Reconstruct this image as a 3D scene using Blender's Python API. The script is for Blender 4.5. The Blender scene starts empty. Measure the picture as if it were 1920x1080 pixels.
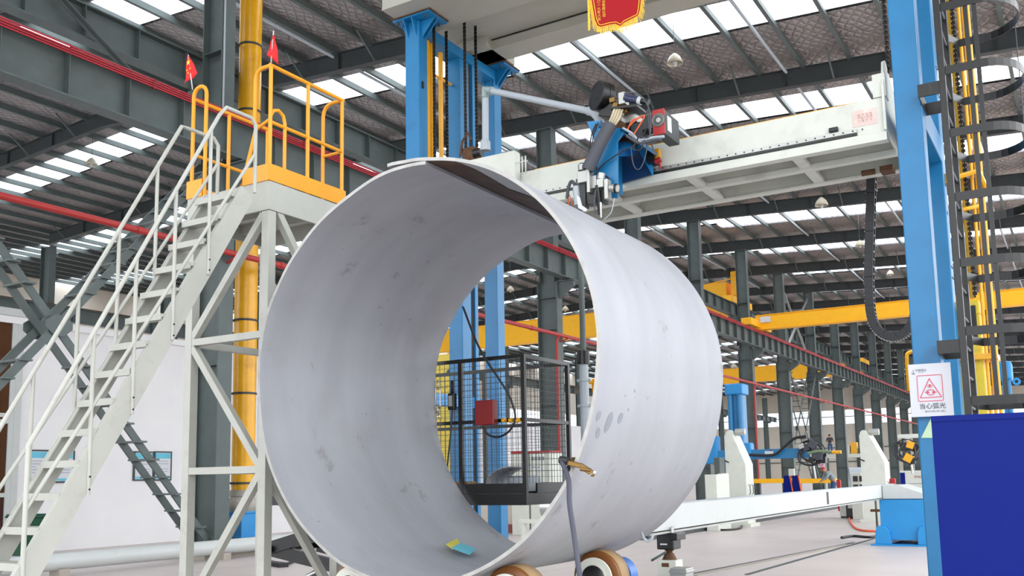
import bpy, bmesh, math, random
from math import sin, cos, pi, radians, atan2, hypot
from mathutils import Vector, Matrix, noise
random.seed(7)
S = bpy.context.scene
COL = S.collection

# ------------------------------------------------------------------ camera
EYE = Vector((0, 0, 1.6))
FPX, PITCH, ROLL, HEAD, PCX, PCY = 1779.964, 0.1267402, -0.0181321, 0.5409541, 960.0, 667.9
cp, sp = cos(PITCH), sin(PITCH)
FW = Vector((-sin(HEAD)*cp, cos(HEAD)*cp, sp))
U0 = Vector((sin(HEAD)*sp, -cos(HEAD)*sp, cp))
R0 = Vector((cos(HEAD), sin(HEAD), 0))
RT = R0*cos(ROLL) + U0*sin(ROLL)
UP = R0*-sin(ROLL) + U0*cos(ROLL)
cd = bpy.data.cameras.new('camera'); cam = bpy.data.objects.new('camera', cd); COL.objects.link(cam)
cam.matrix_world = Matrix(((RT.x, UP.x, -FW.x, EYE.x), (RT.y, UP.y, -FW.y, EYE.y), (RT.z, UP.z, -FW.z, EYE.z), (0, 0, 0, 1)))
cd.sensor_width = 36; cd.lens = FPX/1920*36; cd.shift_y = (PCY-540)/1920; cd.clip_end = 600
S.camera = cam
# ------------------------------------------------------------------ world, exposure (overcast daylight only)
W = bpy.data.worlds.new('world'); S.world = W; W.use_nodes = True
wn = W.node_tree.nodes; wl = W.node_tree.links
bg = wn['Background']
tc = wn.new('ShaderNodeTexCoord'); sx = wn.new('ShaderNodeSeparateXYZ'); rmp = wn.new('ShaderNodeValToRGB')
wl.new(tc.outputs['Generated'], sx.inputs[0]); wl.new(sx.outputs['Z'], rmp.inputs['Fac'])
rmp.color_ramp.elements[0].position = 0.0; rmp.color_ramp.elements[0].color = (.42, .44, .47, 1)
rmp.color_ramp.elements[1].position = .3; rmp.color_ramp.elements[1].color = (.95, .98, 1, 1)
wl.new(rmp.outputs['Color'], bg.inputs['Color']); bg.inputs['Strength'].default_value = 3.1
S.view_settings.view_transform = 'Standard'; S.view_settings.look = 'None'
S.view_settings.exposure = 0.55; S.view_settings.gamma = 1; S.view_settings.use_curve_mapping = False

# ------------------------------------------------------------------ helpers
def ray(x, y): return RT*((x-PCX)/FPX) - UP*((y-PCY)/FPX) + FW
def at(x, y, X=None, Y=None, Z=None):
    """point of the place seen at photo pixel x,y, on the plane X=, Y= or Z="""
    d = ray(x, y)
    t = X/d.x if X is not None else (Y/d.y if Y is not None else (Z-EYE.z)/d.z)
    return EYE + d*t
V = Vector
def tag(o, label=None, cat=None, group=None, kind=None):
    if label: o['label'] = label
    if cat: o['category'] = cat
    if group: o['group'] = group
    if kind: o['kind'] = kind
    return o
def thing(name, label, cat, loc=(0, 0, 0), group=None):
    o = bpy.data.objects.new(name, None); COL.objects.link(o); o.location = loc; o.empty_display_size = .1
    return tag(o, label, cat, group)
def world_loc(o):
    p = V((0, 0, 0))
    while o: p = p + o.location; o = o.parent
    return p
class MB:
    k = 0
    def __init__(s): s.bm = bmesh.new()
    def eps(s): MB.k += 1; return .00016*(MB.k % 11)
    def box(s, x0, x1, y0, y1, z0, z1, rot=None, c=None):
        e = min(s.eps(), abs(x1-x0)*.1, abs(y1-y0)*.1, abs(z1-z0)*.1); x0 -= e; x1 += e; y0 -= e; y1 += e; z1 += e
        vs = [s.bm.verts.new((x, y, z)) for x in (x0, x1) for y in (y0, y1) for z in (z0, z1)]
        if rot is not None:
            c = V(c) if c is not None else V(((x0+x1)/2, (y0+y1)/2, (z0+z1)/2))
            for v in vs: v.co = rot @ (v.co-c) + c
        for f in ((0,1,3,2), (4,6,7,5), (0,4,5,1), (2,3,7,6), (0,2,6,4), (1,5,7,3)): s.bm.faces.new([vs[i] for i in f])
        return s
    def bar(s, p, q, w, h, up=(0, 0, 1)):
        """rectangular bar p->q, w sideways, h along up"""
        e_ = min(s.eps(), w*.08, h*.08); w += 2*e_; h += 2*e_
        p, q, up = V(p), V(q), V(up); d = (q-p).normalized()
        sd_ = d.cross(up)
        if sd_.length < 1e-4: sd_ = d.cross(V((1, 0, 0)))
        sd_.normalize(); u = sd_.cross(d).normalized()
        a = [[s.bm.verts.new(e + sd_*(i*w/2) + u*(j*h/2)) for i, j in ((-1,-1), (1,-1), (1,1), (-1,1))] for e in (p, q)]
        for k in range(4): s.bm.faces.new((a[0][k], a[0][(k+1) % 4], a[1][(k+1) % 4], a[1][k]))
        s.bm.faces.new(a[0][::-1]); s.bm.faces.new(a[1]); return s
    def isec(s, p, q, h, w, tf=.02, tw=.014, up=(0, 0, 1)):
        p, q, up = V(p), V(q), V(up); d = (q-p).normalized(); sd_ = d.cross(up).normalized(); u = sd_.cross(d)
        s.bar(p+u*(h/2-tf/2), q+u*(h/2-tf/2), w, tf, u); s.bar(p-u*(h/2-tf/2), q-u*(h/2-tf/2), w, tf, u)
        s.bar(p, q, tw, h-2*tf, u); return s
    def tube(s, pts, r, n=10, closed=False, cap=True):
        pts = [V(p) for p in pts]; rings = []; m = len(pts); prev = None
        for i, p in enumerate(pts):
            a = pts[i-1] if (i > 0 or closed) else p; b = pts[(i+1) % m] if (i < m-1 or closed) else p
            d = (b-a).normalized()
            if prev is None:
                x = d.cross(V((0, 0, 1)))
                if x.length < .05: x = d.cross(V((1, 0, 0)))
            else: x = prev - d*prev.dot(d)
            x.normalize(); prev = x; y = d.cross(x)
            rr = r[i] if isinstance(r, (list, tuple)) else r
            rings.append([s.bm.verts.new(p + x*(rr*cos(2*pi*k/n)) + y*(rr*sin(2*pi*k/n))) for k in range(n)])
        for i in range(m if closed else m-1):
            A, B = rings[i], rings[(i+1) % m]
            for k in range(n): s.bm.faces.new((A[k], A[(k+1) % n], B[(k+1) % n], B[k])).smooth = True
        if cap and not closed: s.bm.faces.new(rings[0][::-1]); s.bm.faces.new(rings[-1])
        return s
    def cyl(s, p, q, r, n=20, r2=None): return s.tube([p, q], [r, r2 if r2 is not None else r], n)
    def lathe(s, o, axis, prof, n=28, cap=False):
        o, a = V(o), V(axis).normalized(); x = a.cross(V((0, 0, 1)))
        if x.length < .05: x = a.cross(V((1, 0, 0)))
        x.normalize(); y = a.cross(x)
        R = [[s.bm.verts.new(o + a*h + (x*cos(2*pi*k/n) + y*sin(2*pi*k/n))*max(r, 1e-4)) for k in range(n)] for r, h in prof]
        for A, B in zip(R, R[1:]):
            for k in range(n): s.bm.faces.new((A[k], A[(k+1) % n], B[(k+1) % n], B[k])).smooth = True
        if cap: s.bm.faces.new(R[0][::-1]); s.bm.faces.new(R[-1])
        return s
    def prism(s, pts, ext):
        pts = [V(p) for p in pts]; e = V(ext)
        A = [s.bm.verts.new(p) for p in pts]; B = [s.bm.verts.new(p+e) for p in pts]; n = len(pts)
        s.bm.faces.new(A[::-1]); s.bm.faces.new(B)
        for k in range(n): s.bm.faces.new((A[k], A[(k+1) % n], B[(k+1) % n], B[k]))
        return s
    def sheet(s, rows, smooth=True):
        R = [[s.bm.verts.new(p) for p in r] for r in rows]
        for A, B in zip(R, R[1:]):
            for k in range(len(A)-1): s.bm.faces.new((A[k], A[k+1], B[k+1], B[k])).smooth = smooth
        return s
    def build(s, name, mat, parent=None, bevel=0, solid=0):
        bm = s.bm
        bmesh.ops.recalc_face_normals(bm, faces=bm.faces[:])
        for e in bm.edges:
            if len(e.link_faces) == 2 and e.calc_face_angle(0) > .7: e.smooth = False
        if parent is not None: bmesh.ops.translate(bm, verts=bm.verts[:], vec=-world_loc(parent)); off = V((0, 0, 0))
        else:
            xs = [v.co for v in bm.verts]
            off = V(((min(c.x for c in xs)+max(c.x for c in xs))/2, (min(c.y for c in xs)+max(c.y for c in xs))/2, min(c.z for c in xs)))
            bmesh.ops.translate(bm, verts=bm.verts[:], vec=-off)
        me = bpy.data.meshes.new(name); bm.to_mesh(me); bm.free(); me.materials.append(mat)
        o = bpy.data.objects.new(name, me); COL.objects.link(o); o.location = off
        if parent is not None: o.parent = parent
        if solid:
            m = o.modifiers.new('solid', 'SOLIDIFY'); m.thickness = solid; m.offset = 0
        if bevel:
            m = o.modifiers.new('bevel', 'BEVEL'); m.width = bevel; m.segments = 2; m.limit_method = 'ANGLE'; m.angle_limit = radians(50)
        return o
def dup(root, loc=None, label=None):
    r = root.copy(); COL.objects.link(r)
    if loc is not None: r.location = loc
    if label: r['label'] = label
    for ch in list(root.children):
        c = ch.copy(); COL.objects.link(c); c.parent = r
        for g in list(ch.children):
            d = g.copy(); COL.objects.link(d); d.parent = c
    return r
def arc(c, u, v, r, a0, a1, n=8):
    c, u, v = V(c), V(u), V(v)
    return [c + u*(r*cos(a0+(a1-a0)*i/n)) + v*(r*sin(a0+(a1-a0)*i/n)) for i in range(n+1)]
def curve(pts, n=8):
    """Catmull-Rom through pts"""
    pts = [V(p) for p in pts]; P = [pts[0]*2-pts[1]] + pts + [pts[-1]*2-pts[-2]]; out = []
    for i in range(1, len(P)-2):
        for k in range(n):
            t = k/n; a, b, c, d = P[i-1], P[i], P[i+1], P[i+2]
            out.append(.5*((2*b) + (c-a)*t + (2*a-5*b+4*c-d)*t*t + (3*b-a-3*c+d)*t**3))
    return out + [pts[-1]]
def split(o):
    """one mesh with several loose pieces -> one object per piece (each its own part)"""
    bm = bmesh.new(); bm.from_mesh(o.data); seen = set(); groups = []
    for v in bm.verts:
        if v in seen: continue
        st = [v]; seen.add(v); g = []
        while st:
            w = st.pop(); g.append(w)
            for e in w.link_edges:
                u = e.other_vert(w)
                if u not in seen: seen.add(u); st.append(u)
        groups.append([w.index for w in g])
    if len(groups) < 2 or len(groups) > 100: bm.free(); return
    bm.free(); me0 = o.data
    for gi, g in enumerate(groups):
        gs = set(g); b2 = bmesh.new(); b2.from_mesh(me0); b2.verts.ensure_lookup_table()
        bmesh.ops.delete(b2, geom=[v for v in b2.verts if v.index not in gs], context='VERTS')
        me = bpy.data.meshes.new(me0.name); b2.to_mesh(me); b2.free(); me.materials.append(me0.materials[0])
        if gi == 0: o.data = me
        else:
            c = o.copy(); c.data = me; COL.objects.link(c)
ORD = ['first', 'second', 'third', 'fourth', 'fifth', 'sixth', 'seventh', 'eighth', 'ninth', 'tenth', 'eleventh', 'twelfth', 'thirteenth', 'fourteenth', 'fifteenth', 'sixteenth', 'seventeenth', 'eighteenth', 'nineteenth', 'twentieth']

# ------------------------------------------------------------------ materials
def mat(name, col, rough=.5, metal=0, var=.12, scale=3, bump=0, dirt=None, dirt_amt=.5, dscale=2, spec=.5):
    m = bpy.data.materials.new(name); m.use_nodes = True; n = m.node_tree.nodes; l = m.node_tree.links
    b = n['Principled BSDF']; b.inputs['Roughness'].default_value = rough; b.inputs['Metallic'].default_value = metal
    b.inputs['Specular IOR Level'].default_value = spec
    t = n.new('ShaderNodeTexCoord'); nz = n.new('ShaderNodeTexNoise'); nz.inputs['Scale'].default_value = scale; nz.inputs['Detail'].default_value = 5
    l.new(t.outputs['Object'], nz.inputs['Vector'])
    mr = n.new('ShaderNodeMapRange'); mr.inputs['From Min'].default_value = .3; mr.inputs['From Max'].default_value = .7
    mr.inputs['To Min'].default_value = 1-var; mr.inputs['To Max'].default_value = 1+var*.6
    l.new(nz.outputs['Fac'], mr.inputs['Value'])
    mx = n.new('ShaderNodeMix'); mx.data_type = 'RGBA'; mx.blend_type = 'MULTIPLY'; mx.inputs['Factor'].default_value = 1
    mx.inputs['A'].default_value = (*col, 1); l.new(mr.outputs['Result'], mx.inputs['B']); out = mx.outputs['Result']
    if dirt:
        d = n.new('ShaderNodeTexNoise'); d.inputs['Scale'].default_value = dscale; d.inputs['Detail'].default_value = 8; d.inputs['Roughness'].default_value = .65
        l.new(t.outputs['Object'], d.inputs['Vector'])
        r = n.new('ShaderNodeMapRange'); r.inputs['From Min'].default_value = .56; r.inputs['From Max'].default_value = .72; r.inputs['To Max'].default_value = dirt_amt
        l.new(d.outputs['Fac'], r.inputs['Value'])
        m2 = n.new('ShaderNodeMix'); m2.data_type = 'RGBA'; l.new(r.outputs['Result'], m2.inputs['Factor']); l.new(out, m2.inputs['A']); m2.inputs['B'].default_value = (*dirt, 1); out = m2.outputs['Result']
    l.new(out, b.inputs['Base Color'])
    if bump:
        bp = n.new('ShaderNodeBump'); bp.inputs['Strength'].default_value = bump; bp.inputs['Distance'].default_value = .02
        n2 = n.new('ShaderNodeTexNoise'); n2.inputs['Scale'].default_value = scale*8; l.new(t.outputs['Object'], n2.inputs['Vector'])
        l.new(n2.outputs['Fac'], bp.inputs['Height']); l.new(bp.outputs['Normal'], b.inputs['Normal'])
    m['_'] = 1
    return m
def c8(r, g, b):
    f = lambda c: (c/255/12.92) if c/255 < .04045 else ((c/255+.055)/1.055)**2.4
    return (f(r), f(g), f(b))
M = {}
M['steel'] = mat('grey_green_steel_paint', c8(83, 93, 91), .5, dirt=c8(70, 66, 60), dirt_amt=.35, dscale=1.2)
M['steel_dark'] = mat('dark_steel_paint', c8(56, 61, 62), .55)
M['blue'] = mat('blue_gantry_paint', c8(24, 116, 168), .35, var=.08, dirt=c8(30, 84, 120), dirt_amt=.4, dscale=2.5)
M['blue2'] = mat('bright_blue_paint', c8(30, 136, 200), .4, var=.06)
M['panelblue'] = mat('deep_blue_sheet', c8(12, 30, 112), .3, var=.03, spec=.1)
M['cream'] = mat('pale_grey_machine_paint', c8(205, 208, 198), .45, var=.05, dirt=c8(150, 145, 135), dirt_amt=.35)
M['beamgrey'] = mat('warm_grey_beam_paint', c8(166, 164, 152), .5, var=.06, dirt=c8(140, 135, 120), dirt_amt=.35, dscale=1.5)
M['white'] = mat('white_paint', c8(192, 196, 194), .4, var=.04, dirt=c8(175, 172, 165), dirt_amt=.4, dscale=3)
M['stair'] = mat('white_stair_paint', c8(174, 175, 167), .42, var=.06, dirt=c8(150, 146, 136), dirt_amt=.5, dscale=5)
M['yellow'] = mat('yellow_railing_paint', c8(228, 152, 8), .35, var=.08)
M['duct'] = mat('yellow_duct_paint', c8(232, 168, 24), .25, var=.08, dirt=c8(180, 120, 15), dirt_amt=.5)
M['crane'] = mat('crane_yellow_paint', c8(255, 186, 12), .45, var=.05)
M['postyellow'] = mat('pale_yellow_paint', c8(218, 190, 50), .45, dirt=c8(110, 95, 30), dirt_amt=.6, dscale=9)
M['red'] = mat('red_paint', c8(170, 42, 38), .45, var=.12)
M['bus'] = mat('red_busbar_plastic', c8(175, 30, 45), .4, var=.1)
M['redbox'] = mat('red_box_paint', c8(165, 26, 30), .4)
M['maroon'] = mat('maroon_box_paint', c8(130, 22, 20), .35)
M['black'] = mat('black_paint', c8(12, 12, 13), .35, var=.3, dirt=c8(60, 57, 52), dirt_amt=.3, dscale=12)
M['rubber'] = mat('black_rubber', c8(28, 28, 32), .5)
M['hose'] = mat('grey_hose_rubber', c8(70, 72, 80), .55)
M['chain'] = mat('greased_chain', c8(40, 38, 34), .45, .6)
M['chrome'] = mat('bright_metal', c8(190, 190, 188), .25, .9)
M['alu'] = mat('aluminium', c8(175, 176, 172), .4, .7)
M['brass'] = mat('worn_brass', c8(128, 100, 58), .35, .8, dirt=c8(60, 50, 40), dirt_amt=.6, dscale=30)
M['rust'] = mat('rusty_iron', c8(96, 66, 44), .8, .2, var=.4, scale=12)
M['pvc'] = mat('grey_conduit_pipe', c8(168, 176, 182), .4, var=.04)
M['poly'] = mat('amber_polyurethane', c8(116, 68, 20), .4, var=.15, dirt=c8(150, 130, 100), dirt_amt=.5)
M['polyw'] = mat('worn_roller_tread', c8(152, 124, 86), .55, var=.15)
M['flag'] = mat('red_flag_cloth', c8(215, 30, 32), .7)
M['velvet'] = mat('dark_red_velvet', c8(165, 8, 20), .85, var=.06)
M['gold'] = mat('gold_thread', c8(240, 200, 60), .6, var=.2, scale=40)
M['cable'] = mat('dark_blue_grey_cable', c8(60, 62, 78), .5)
M['orange'] = mat('orange_hose', c8(225, 95, 50), .5)
M['green'] = mat('green_bin_plastic', c8(20, 78, 55), .45)
M['cloth'] = mat('grey_canvas_sleeve', c8(170, 165, 155), .9, bump=.4)
M['glass'] = mat('dark_window_pane', c8(70, 42, 32), .08)
M['wallw'] = mat('white_plaster', c8(236, 235, 236), .8, var=.03, scale=1)
M['wallbeige'] = mat('beige_cladding', c8(214, 205, 190), .7, var=.04, scale=.3)
M['paper_cyan'] = mat('cyan_paper', c8(100, 185, 205), .7)
M['paper_yellow'] = mat('yellow_paper', c8(205, 195, 75), .7)
M['signwhite'] = mat('white_sign_board', c8(208, 210, 216), .4, var=.01)
M['signred'] = mat('sign_red_ink', c8(220, 40, 80), .5, var=.02)
M['ink'] = mat('black_ink', c8(30, 30, 34), .5)
M['greyink'] = mat('grey_ink', c8(130, 132, 140), .5)
M['pink'] = mat('faded_pink_label', c8(214, 192, 184), .6, dirt=c8(235, 215, 208), dirt_amt=.7, dscale=12)
M['boardblue'] = mat('cyan_printed_header', c8(100, 190, 215), .5)
M['skin'] = mat('skin', c8(190, 135, 105), .6)
M['shirt'] = mat('grey_work_shirt', c8(130, 145, 150), .8)
M['jeans'] = mat('blue_work_trousers', c8(50, 85, 130), .8)
M['hair'] = mat('black_hair', c8(20, 18, 18), .6)
M['lampshade'] = mat('enamel_lamp_shade', c8(190, 182, 160), .35)
M['pitchlight'] = mat('light_green_plate', c8(195, 222, 185), .5)
M['concrete'] = mat('concrete_plinth', c8(168, 160, 150), .85, bump=.2)

def floor_mat():
    m = mat('polished_concrete_floor', c8(192, 181, 177), .42, var=.07, scale=.5, dirt=c8(150, 142, 136), dirt_amt=.3, dscale=.6)
    n = m.node_tree.nodes; l = m.node_tree.links; b = n['Principled BSDF']
    t = n.new('ShaderNodeTexCoord'); br = n.new('ShaderNodeTexBrick'); br.offset = 0
    br.inputs['Scale'].default_value = 1; br.inputs['Brick Width'].default_value = 6; br.inputs['Row Height'].default_value = 4; br.inputs['Mortar Size'].default_value = .012
    l.new(t.outputs['Object'], br.inputs['Vector'])
    mx = n.new('ShaderNodeMix'); mx.data_type = 'RGBA'; src = b.inputs['Base Color'].links[0].from_socket
    mm = n.new('ShaderNodeMath'); mm.operation = 'MULTIPLY'; mm.inputs[1].default_value = .5
    l.new(br.outputs['Fac'], mm.inputs[0]); l.new(mm.outputs[0], mx.inputs['Factor'])
    l.new(src, mx.inputs['A']); mx.inputs['B'].default_value = (*c8(120, 112, 108), 1); l.new(mx.outputs['Result'], b.inputs['Base Color'])
    return m
M['floor'] = floor_mat()
def quilt_mat():
    m = bpy.data.materials.new('quilted_foil_insulation'); m.use_nodes = True; n = m.node_tree.nodes; l = m.node_tree.links
    b = n['Principled BSDF']; b.inputs['Roughness'].default_value = .4; b.inputs['Metallic'].default_value = .45
    t = n.new('ShaderNodeTexCoord'); outs = []
    wob = n.new('ShaderNodeTexNoise'); wob.inputs['Scale'].default_value = 1.1; wob.inputs['Detail'].default_value = 3; l.new(t.outputs['Object'], wob.inputs['Vector'])
    wa = n.new('ShaderNodeVectorMath'); wa.operation = 'SCALE'; wa.inputs['Scale'].default_value = .45; l.new(wob.outputs['Color'], wa.inputs[0])
    ad = n.new('ShaderNodeVectorMath'); ad.operation = 'ADD'; l.new(t.outputs['Object'], ad.inputs[0]); l.new(wa.outputs[0], ad.inputs[1])
    for a in (33, -33):
        mp = n.new('ShaderNodeMapping'); mp.inputs['Rotation'].default_value = (0, 0, radians(a)); l.new(ad.outputs[0], mp.inputs['Vector'])
        sp_ = n.new('ShaderNodeSeparateXYZ'); l.new(mp.outputs[0], sp_.inputs[0])
        k = n.new('ShaderNodeMath'); k.operation = 'MULTIPLY'; k.inputs[1].default_value = 11.5; l.new(sp_.outputs['X'], k.inputs[0])
        si = n.new('ShaderNodeMath'); si.operation = 'SINE'; l.new(k.outputs[0], si.inputs[0])
        ab = n.new('ShaderNodeMath'); ab.operation = 'ABSOLUTE'; l.new(si.outputs[0], ab.inputs[0]); outs.append(ab.outputs[0])
    mn = n.new('ShaderNodeMath'); mn.operation = 'MINIMUM'; l.new(outs[0], mn.inputs[0]); l.new(outs[1], mn.inputs[1])
    pw = n.new('ShaderNodeMath'); pw.operation = 'POWER'; pw.inputs[1].default_value = .55; l.new(mn.outputs[0], pw.inputs[0])
    big = n.new('ShaderNodeTexNoise'); big.inputs['Scale'].default_value = .5; l.new(t.outputs['Object'], big.inputs['Vector'])
    cr = n.new('ShaderNodeMix'); cr.data_type = 'RGBA'; cr.inputs['A'].default_value = (*c8(140, 134, 132), 1); cr.inputs['B'].default_value = (*c8(178, 171, 169), 1)
    l.new(big.outputs['Fac'], cr.inputs['Factor'])
    ln = n.new('ShaderNodeMapRange'); ln.inputs['From Min'].default_value = 0; ln.inputs['From Max'].default_value = .16; ln.inputs['To Min'].default_value = .4; ln.inputs['To Max'].default_value = 0; l.new(mn.outputs[0], ln.inputs['Value'])
    c2_ = n.new('ShaderNodeMix'); c2_.data_type = 'RGBA'; l.new(ln.outputs[0], c2_.inputs['Factor']); l.new(cr.outputs['Result'], c2_.inputs['A']); c2_.inputs['B'].default_value = (*c8(60, 56, 55), 1)
    l.new(c2_.outputs['Result'], b.inputs['Base Color'])
    bp = n.new('ShaderNodeBump'); bp.inputs['Strength'].default_value = 1; bp.inputs['Distance'].default_value = .035
    l.new(pw.outputs[0], bp.inputs['Height']); l.new(bp.outputs['Normal'], b.inputs['Normal'])
    return m
M['quilt'] = quilt_mat()
def sky_mat():
    m = bpy.data.materials.new('translucent_roof_sheet'); m.use_nodes = True; n = m.node_tree.nodes; l = m.node_tree.links
    n.remove(n['Principled BSDF']); tr = n.new('ShaderNodeBsdfTransparent'); tr.inputs['Color'].default_value = (.95, .97, 1, 1)
    l.new(tr.outputs[0], n['Material Output'].inputs['Surface']); return m
M['sky'] = sky_mat()
def glasspane():
    m = sky_mat(); m.name = 'clear_window_pane'; return m
M['pane'] = glasspane()
def ring_mat():
    m = bpy.data.materials.new('rolled_steel_plate'); m.use_nodes = True; n = m.node_tree.nodes; l = m.node_tree.links
    b = n['Principled BSDF']; b.inputs['Roughness'].default_value = .5; b.inputs['Metallic'].default_value = .12
    t = n.new('ShaderNodeTexCoord')
    def nz(sc, det=6, ro=.6, vec=None):
        k = n.new('ShaderNodeTexNoise'); k.inputs['Scale'].default_value = sc; k.inputs['Detail'].default_value = det; k.inputs['Roughness'].default_value = ro
        l.new(vec or t.outputs['Object'], k.inputs['Vector']); return k.outputs['Fac']
    def mr(v, a, c, e, f):
        k = n.new('ShaderNodeMapRange'); k.inputs['From Min'].default_value = a; k.inputs['From Max'].default_value = c; k.inputs['To Min'].default_value = e; k.inputs['To Max'].default_value = f
        l.new(v, k.inputs['Value']); return k.outputs['Result']
    def mix(f, A, B):
        k = n.new('ShaderNodeMix'); k.data_type = 'RGBA'; l.new(f, k.inputs['Factor'])
        for s_, c_ in (('A', A), ('B', B)):
            if isinstance(c_, tuple): k.inputs[s_].default_value = (*c_, 1)
            else: l.new(c_, k.inputs[s_])
        return k.outputs['Result']
    mp = n.new('ShaderNodeMapping'); mp.inputs['Scale'].default_value = (.4, 3.2, .4); l.new(t.outputs['Object'], mp.inputs['Vector'])
    bands = mr(nz(1.0, 4, .5, mp.outputs[0]), .35, .65, 0, 1)
    c = mix(bands, c8(158, 160, 166), c8(167, 169, 175))
    c = mix(mr(nz(.9, 6), .5, .75, 0, .5), c, c8(142, 138, 139))
    c = mix(mr(nz(3.6, 8, .62), .63, .70, 0, .55), c, c8(128, 126, 128))
    c = mix(mr(nz(9, 6, .6), .68, .74, 0, .6), c, c8(95, 92, 92))
    l.new(c, b.inputs['Base Color'])
    l.new(mr(nz(1.6), .3, .7, .42, .62), b.inputs['Roughness'])
    bp = n.new('ShaderNodeBump'); bp.inputs['Strength'].default_value = .12; bp.inputs['Distance'].default_value = .03; l.new(nz(.8, 3), bp.inputs['Height']); l.new(bp.outputs['Normal'], b.inputs['Normal'])
    return m
M['ring'] = ring_mat()
M['rim'] = mat('cut_plate_edge', c8(168, 167, 164), .4, .2, var=.15, scale=8)
M['seam'] = mat('brown_unground_seam', c8(66, 46, 36), .6, .2, var=.4, scale=3, dirt=c8(120, 106, 98), dirt_amt=.5, dscale=2.2)
def text(name, s, size, mt, parent, org, xd, yd, ext=.001, align='CENTER'):
    """lettering standing on org, written along xd, upright along yd"""
    c = bpy.data.curves.new(name, 'FONT'); c.body = s; c.size = size; c.extrude = ext; c.align_x = align; c.align_y = 'CENTER'
    o = bpy.data.objects.new('tmp_text', c); COL.objects.link(o)
    bpy.context.view_layer.update()
    me = bpy.data.meshes.new_from_object(o.evaluated_get(bpy.context.evaluated_depsgraph_get()))
    bpy.data.objects.remove(o); me.name = name; me.materials.clear(); me.materials.append(mt)
    x, y = V(xd).normalized(), V(yd).normalized(); z = x.cross(y)
    me.transform(Matrix(((x.x, y.x, z.x, 0), (x.y, y.y, z.y, 0), (x.z, y.z, z.z, 0), (0, 0, 0, 1))))
    ob = bpy.data.objects.new(name, me); COL.objects.link(ob); ob.parent = parent
    ob.location = V(org) - (world_loc(parent) if parent else V((0, 0, 0))); return ob

# ================================================================== THE SETTING
YK = [14.78+8*k for k in range(0, 20)]          # rafter and column lines
YEND = 172.0
XR = 8.0                                         # right edge of the bay the camera stands in
def raft_z(x):                                   # underside of the rafters
    if x > -32.5: return 14.82-.055*(x+17)
    if x > -48.2: return 15.67+.055*(x+32.5)
    return 14.82-.055*(x+48.2)
fl = MB().box(-80, 40, -14, 190, -.3, 0).build('floor', M['floor']); tag(fl, kind='structure')
cl = thing('ceiling', None, None, (0, 0, 15)); del_ = [cl.pop(k) for k in ('label', 'category') if k in cl.keys()]; cl['kind'] = 'structure'
def roof_strip(x0, x1, y0, y1, name, m, dz=.82):
    b = MB(); z0, z1 = raft_z(x0+1e-3)+dz, raft_z(x1-1e-3)+dz
    b.prism([(x0, y0, z0), (x1, y0, z1), (x1, y0, z1+.08), (x0, y0, z0+.08)], (0, y1-y0, 0)); return b.build(name, m, cl)
SEG = [(XR, -17, 2.75, 4.75), (-17, -32.5, 1.95, 3.8), (-32.5, -48.2, 1.95, 3.8), (-48.2, -64, 2.2, 4.3)]
for xa, xb, s0, s1 in SEG:
    prev = -14.0; s1_ = s1
    for k in range(-3, 19):
        y = 14.78+8*k; s1 = s1_ if k < 3 else s1_+.6
        if y+s0 > prev:
            roof_strip(xb, xa, prev, y+s0, 'insulated_roof_sheet', M['quilt'])
            roof_strip(xb, xa, y+s0, y+s1, 'skylight', M['sky'])
            prev = y+s1
    roof_strip(xb, xa, prev, YEND, 'insulated_roof_sheet', M['quilt'])
x = XR-.34
while x > -64:
    if abs(x+16.9) > .3:
        b = MB(); z = raft_z(x)+.82
        b.box(x-.04, x+.04, -14, YEND, z-.23, z-.01).box(x-.04, x+.08, -14, YEND, z-.24, z-.22)
        b.build('purlin', M['steel'], cl)
    x -= 1.47
# end wall with its ribbon of windows, side wall of the far bay
b = MB(); WZ0, WZ1 = 9.8, 12.2
b.box(-64, XR, YEND, YEND+.3, 0, WZ0).box(-64, XR, YEND, YEND+.3, WZ1, 17.2)
for i in range(13): b.box(-64+i*6, -64+i*6+.25, YEND, YEND+.3, WZ0, WZ1)
tag(b.build('wall_back', M['wallbeige']), kind='structure')
b = MB()
for i in range(13): b.box(-63.75+i*6, -58+i*6, YEND+.1, YEND+.14, WZ0, WZ1)
tag(b.build('window_1', M['pane']), kind='structure')
b = MB().box(-64.3, -64, -14, YEND, 0, 8).box(-64.3, -64, -14, YEND, 10.5, 16.6)
tag(b.build('wall_left', M['wallbeige']), kind='structure')
b = MB()
for i in range(13): b.box(-64+i*6, -64+i*6+.08, YEND-.5, YEND, 0, 15)
for z in (3.2, 5.6, 11): b.box(-64, XR, YEND-.12, YEND-.02, z, z+.15)
tag(b.build('trim_1', M['steel']), kind='structure')
# white office building inside the left bay
OX = -22.0
b = MB().box(-40, OX, 6, 25, 0, 5.5).box(-40.1, OX+.08, 5.9, 25.1, 5.5, 5.66)
tag(b.build('wall_office', M['wallw']), kind='structure')
p0 = at(2, 590, X=OX); p1 = at(33, 985, X=OX)
wy0, wy1, wz1, wz0 = p0.y-1.7, at(28, 700, X=OX).y, at(18, 592, X=OX).z, .35
b = MB_W = MB(); fr = .13
b.box(OX, OX+.07, wy0, wy1+.16, wz1, wz1+.18).box(OX, OX+.06, wy1, wy1+.16, 0, wz1)
for yy in (wy0, wy0+(wy1-wy0)*.5, wy1-fr): b.box(OX, OX+.05, yy, yy+fr, wz0, wz1)
zm = at(20, 783, X=OX).z
for zz in (wz0, zm, zm-.15, at(15, 932, X=OX).z, wz1-.1): b.box(OX, OX+.05, wy0, wy1, zz, zz+.1)
tag(MB().box(-40, -29, 38, 62, 0, 4.9).build('wall_store', M['wallw']), kind='structure')
wf = MB_W.build('window_2', M['white']); wf['kind'] = 'structure'
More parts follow.
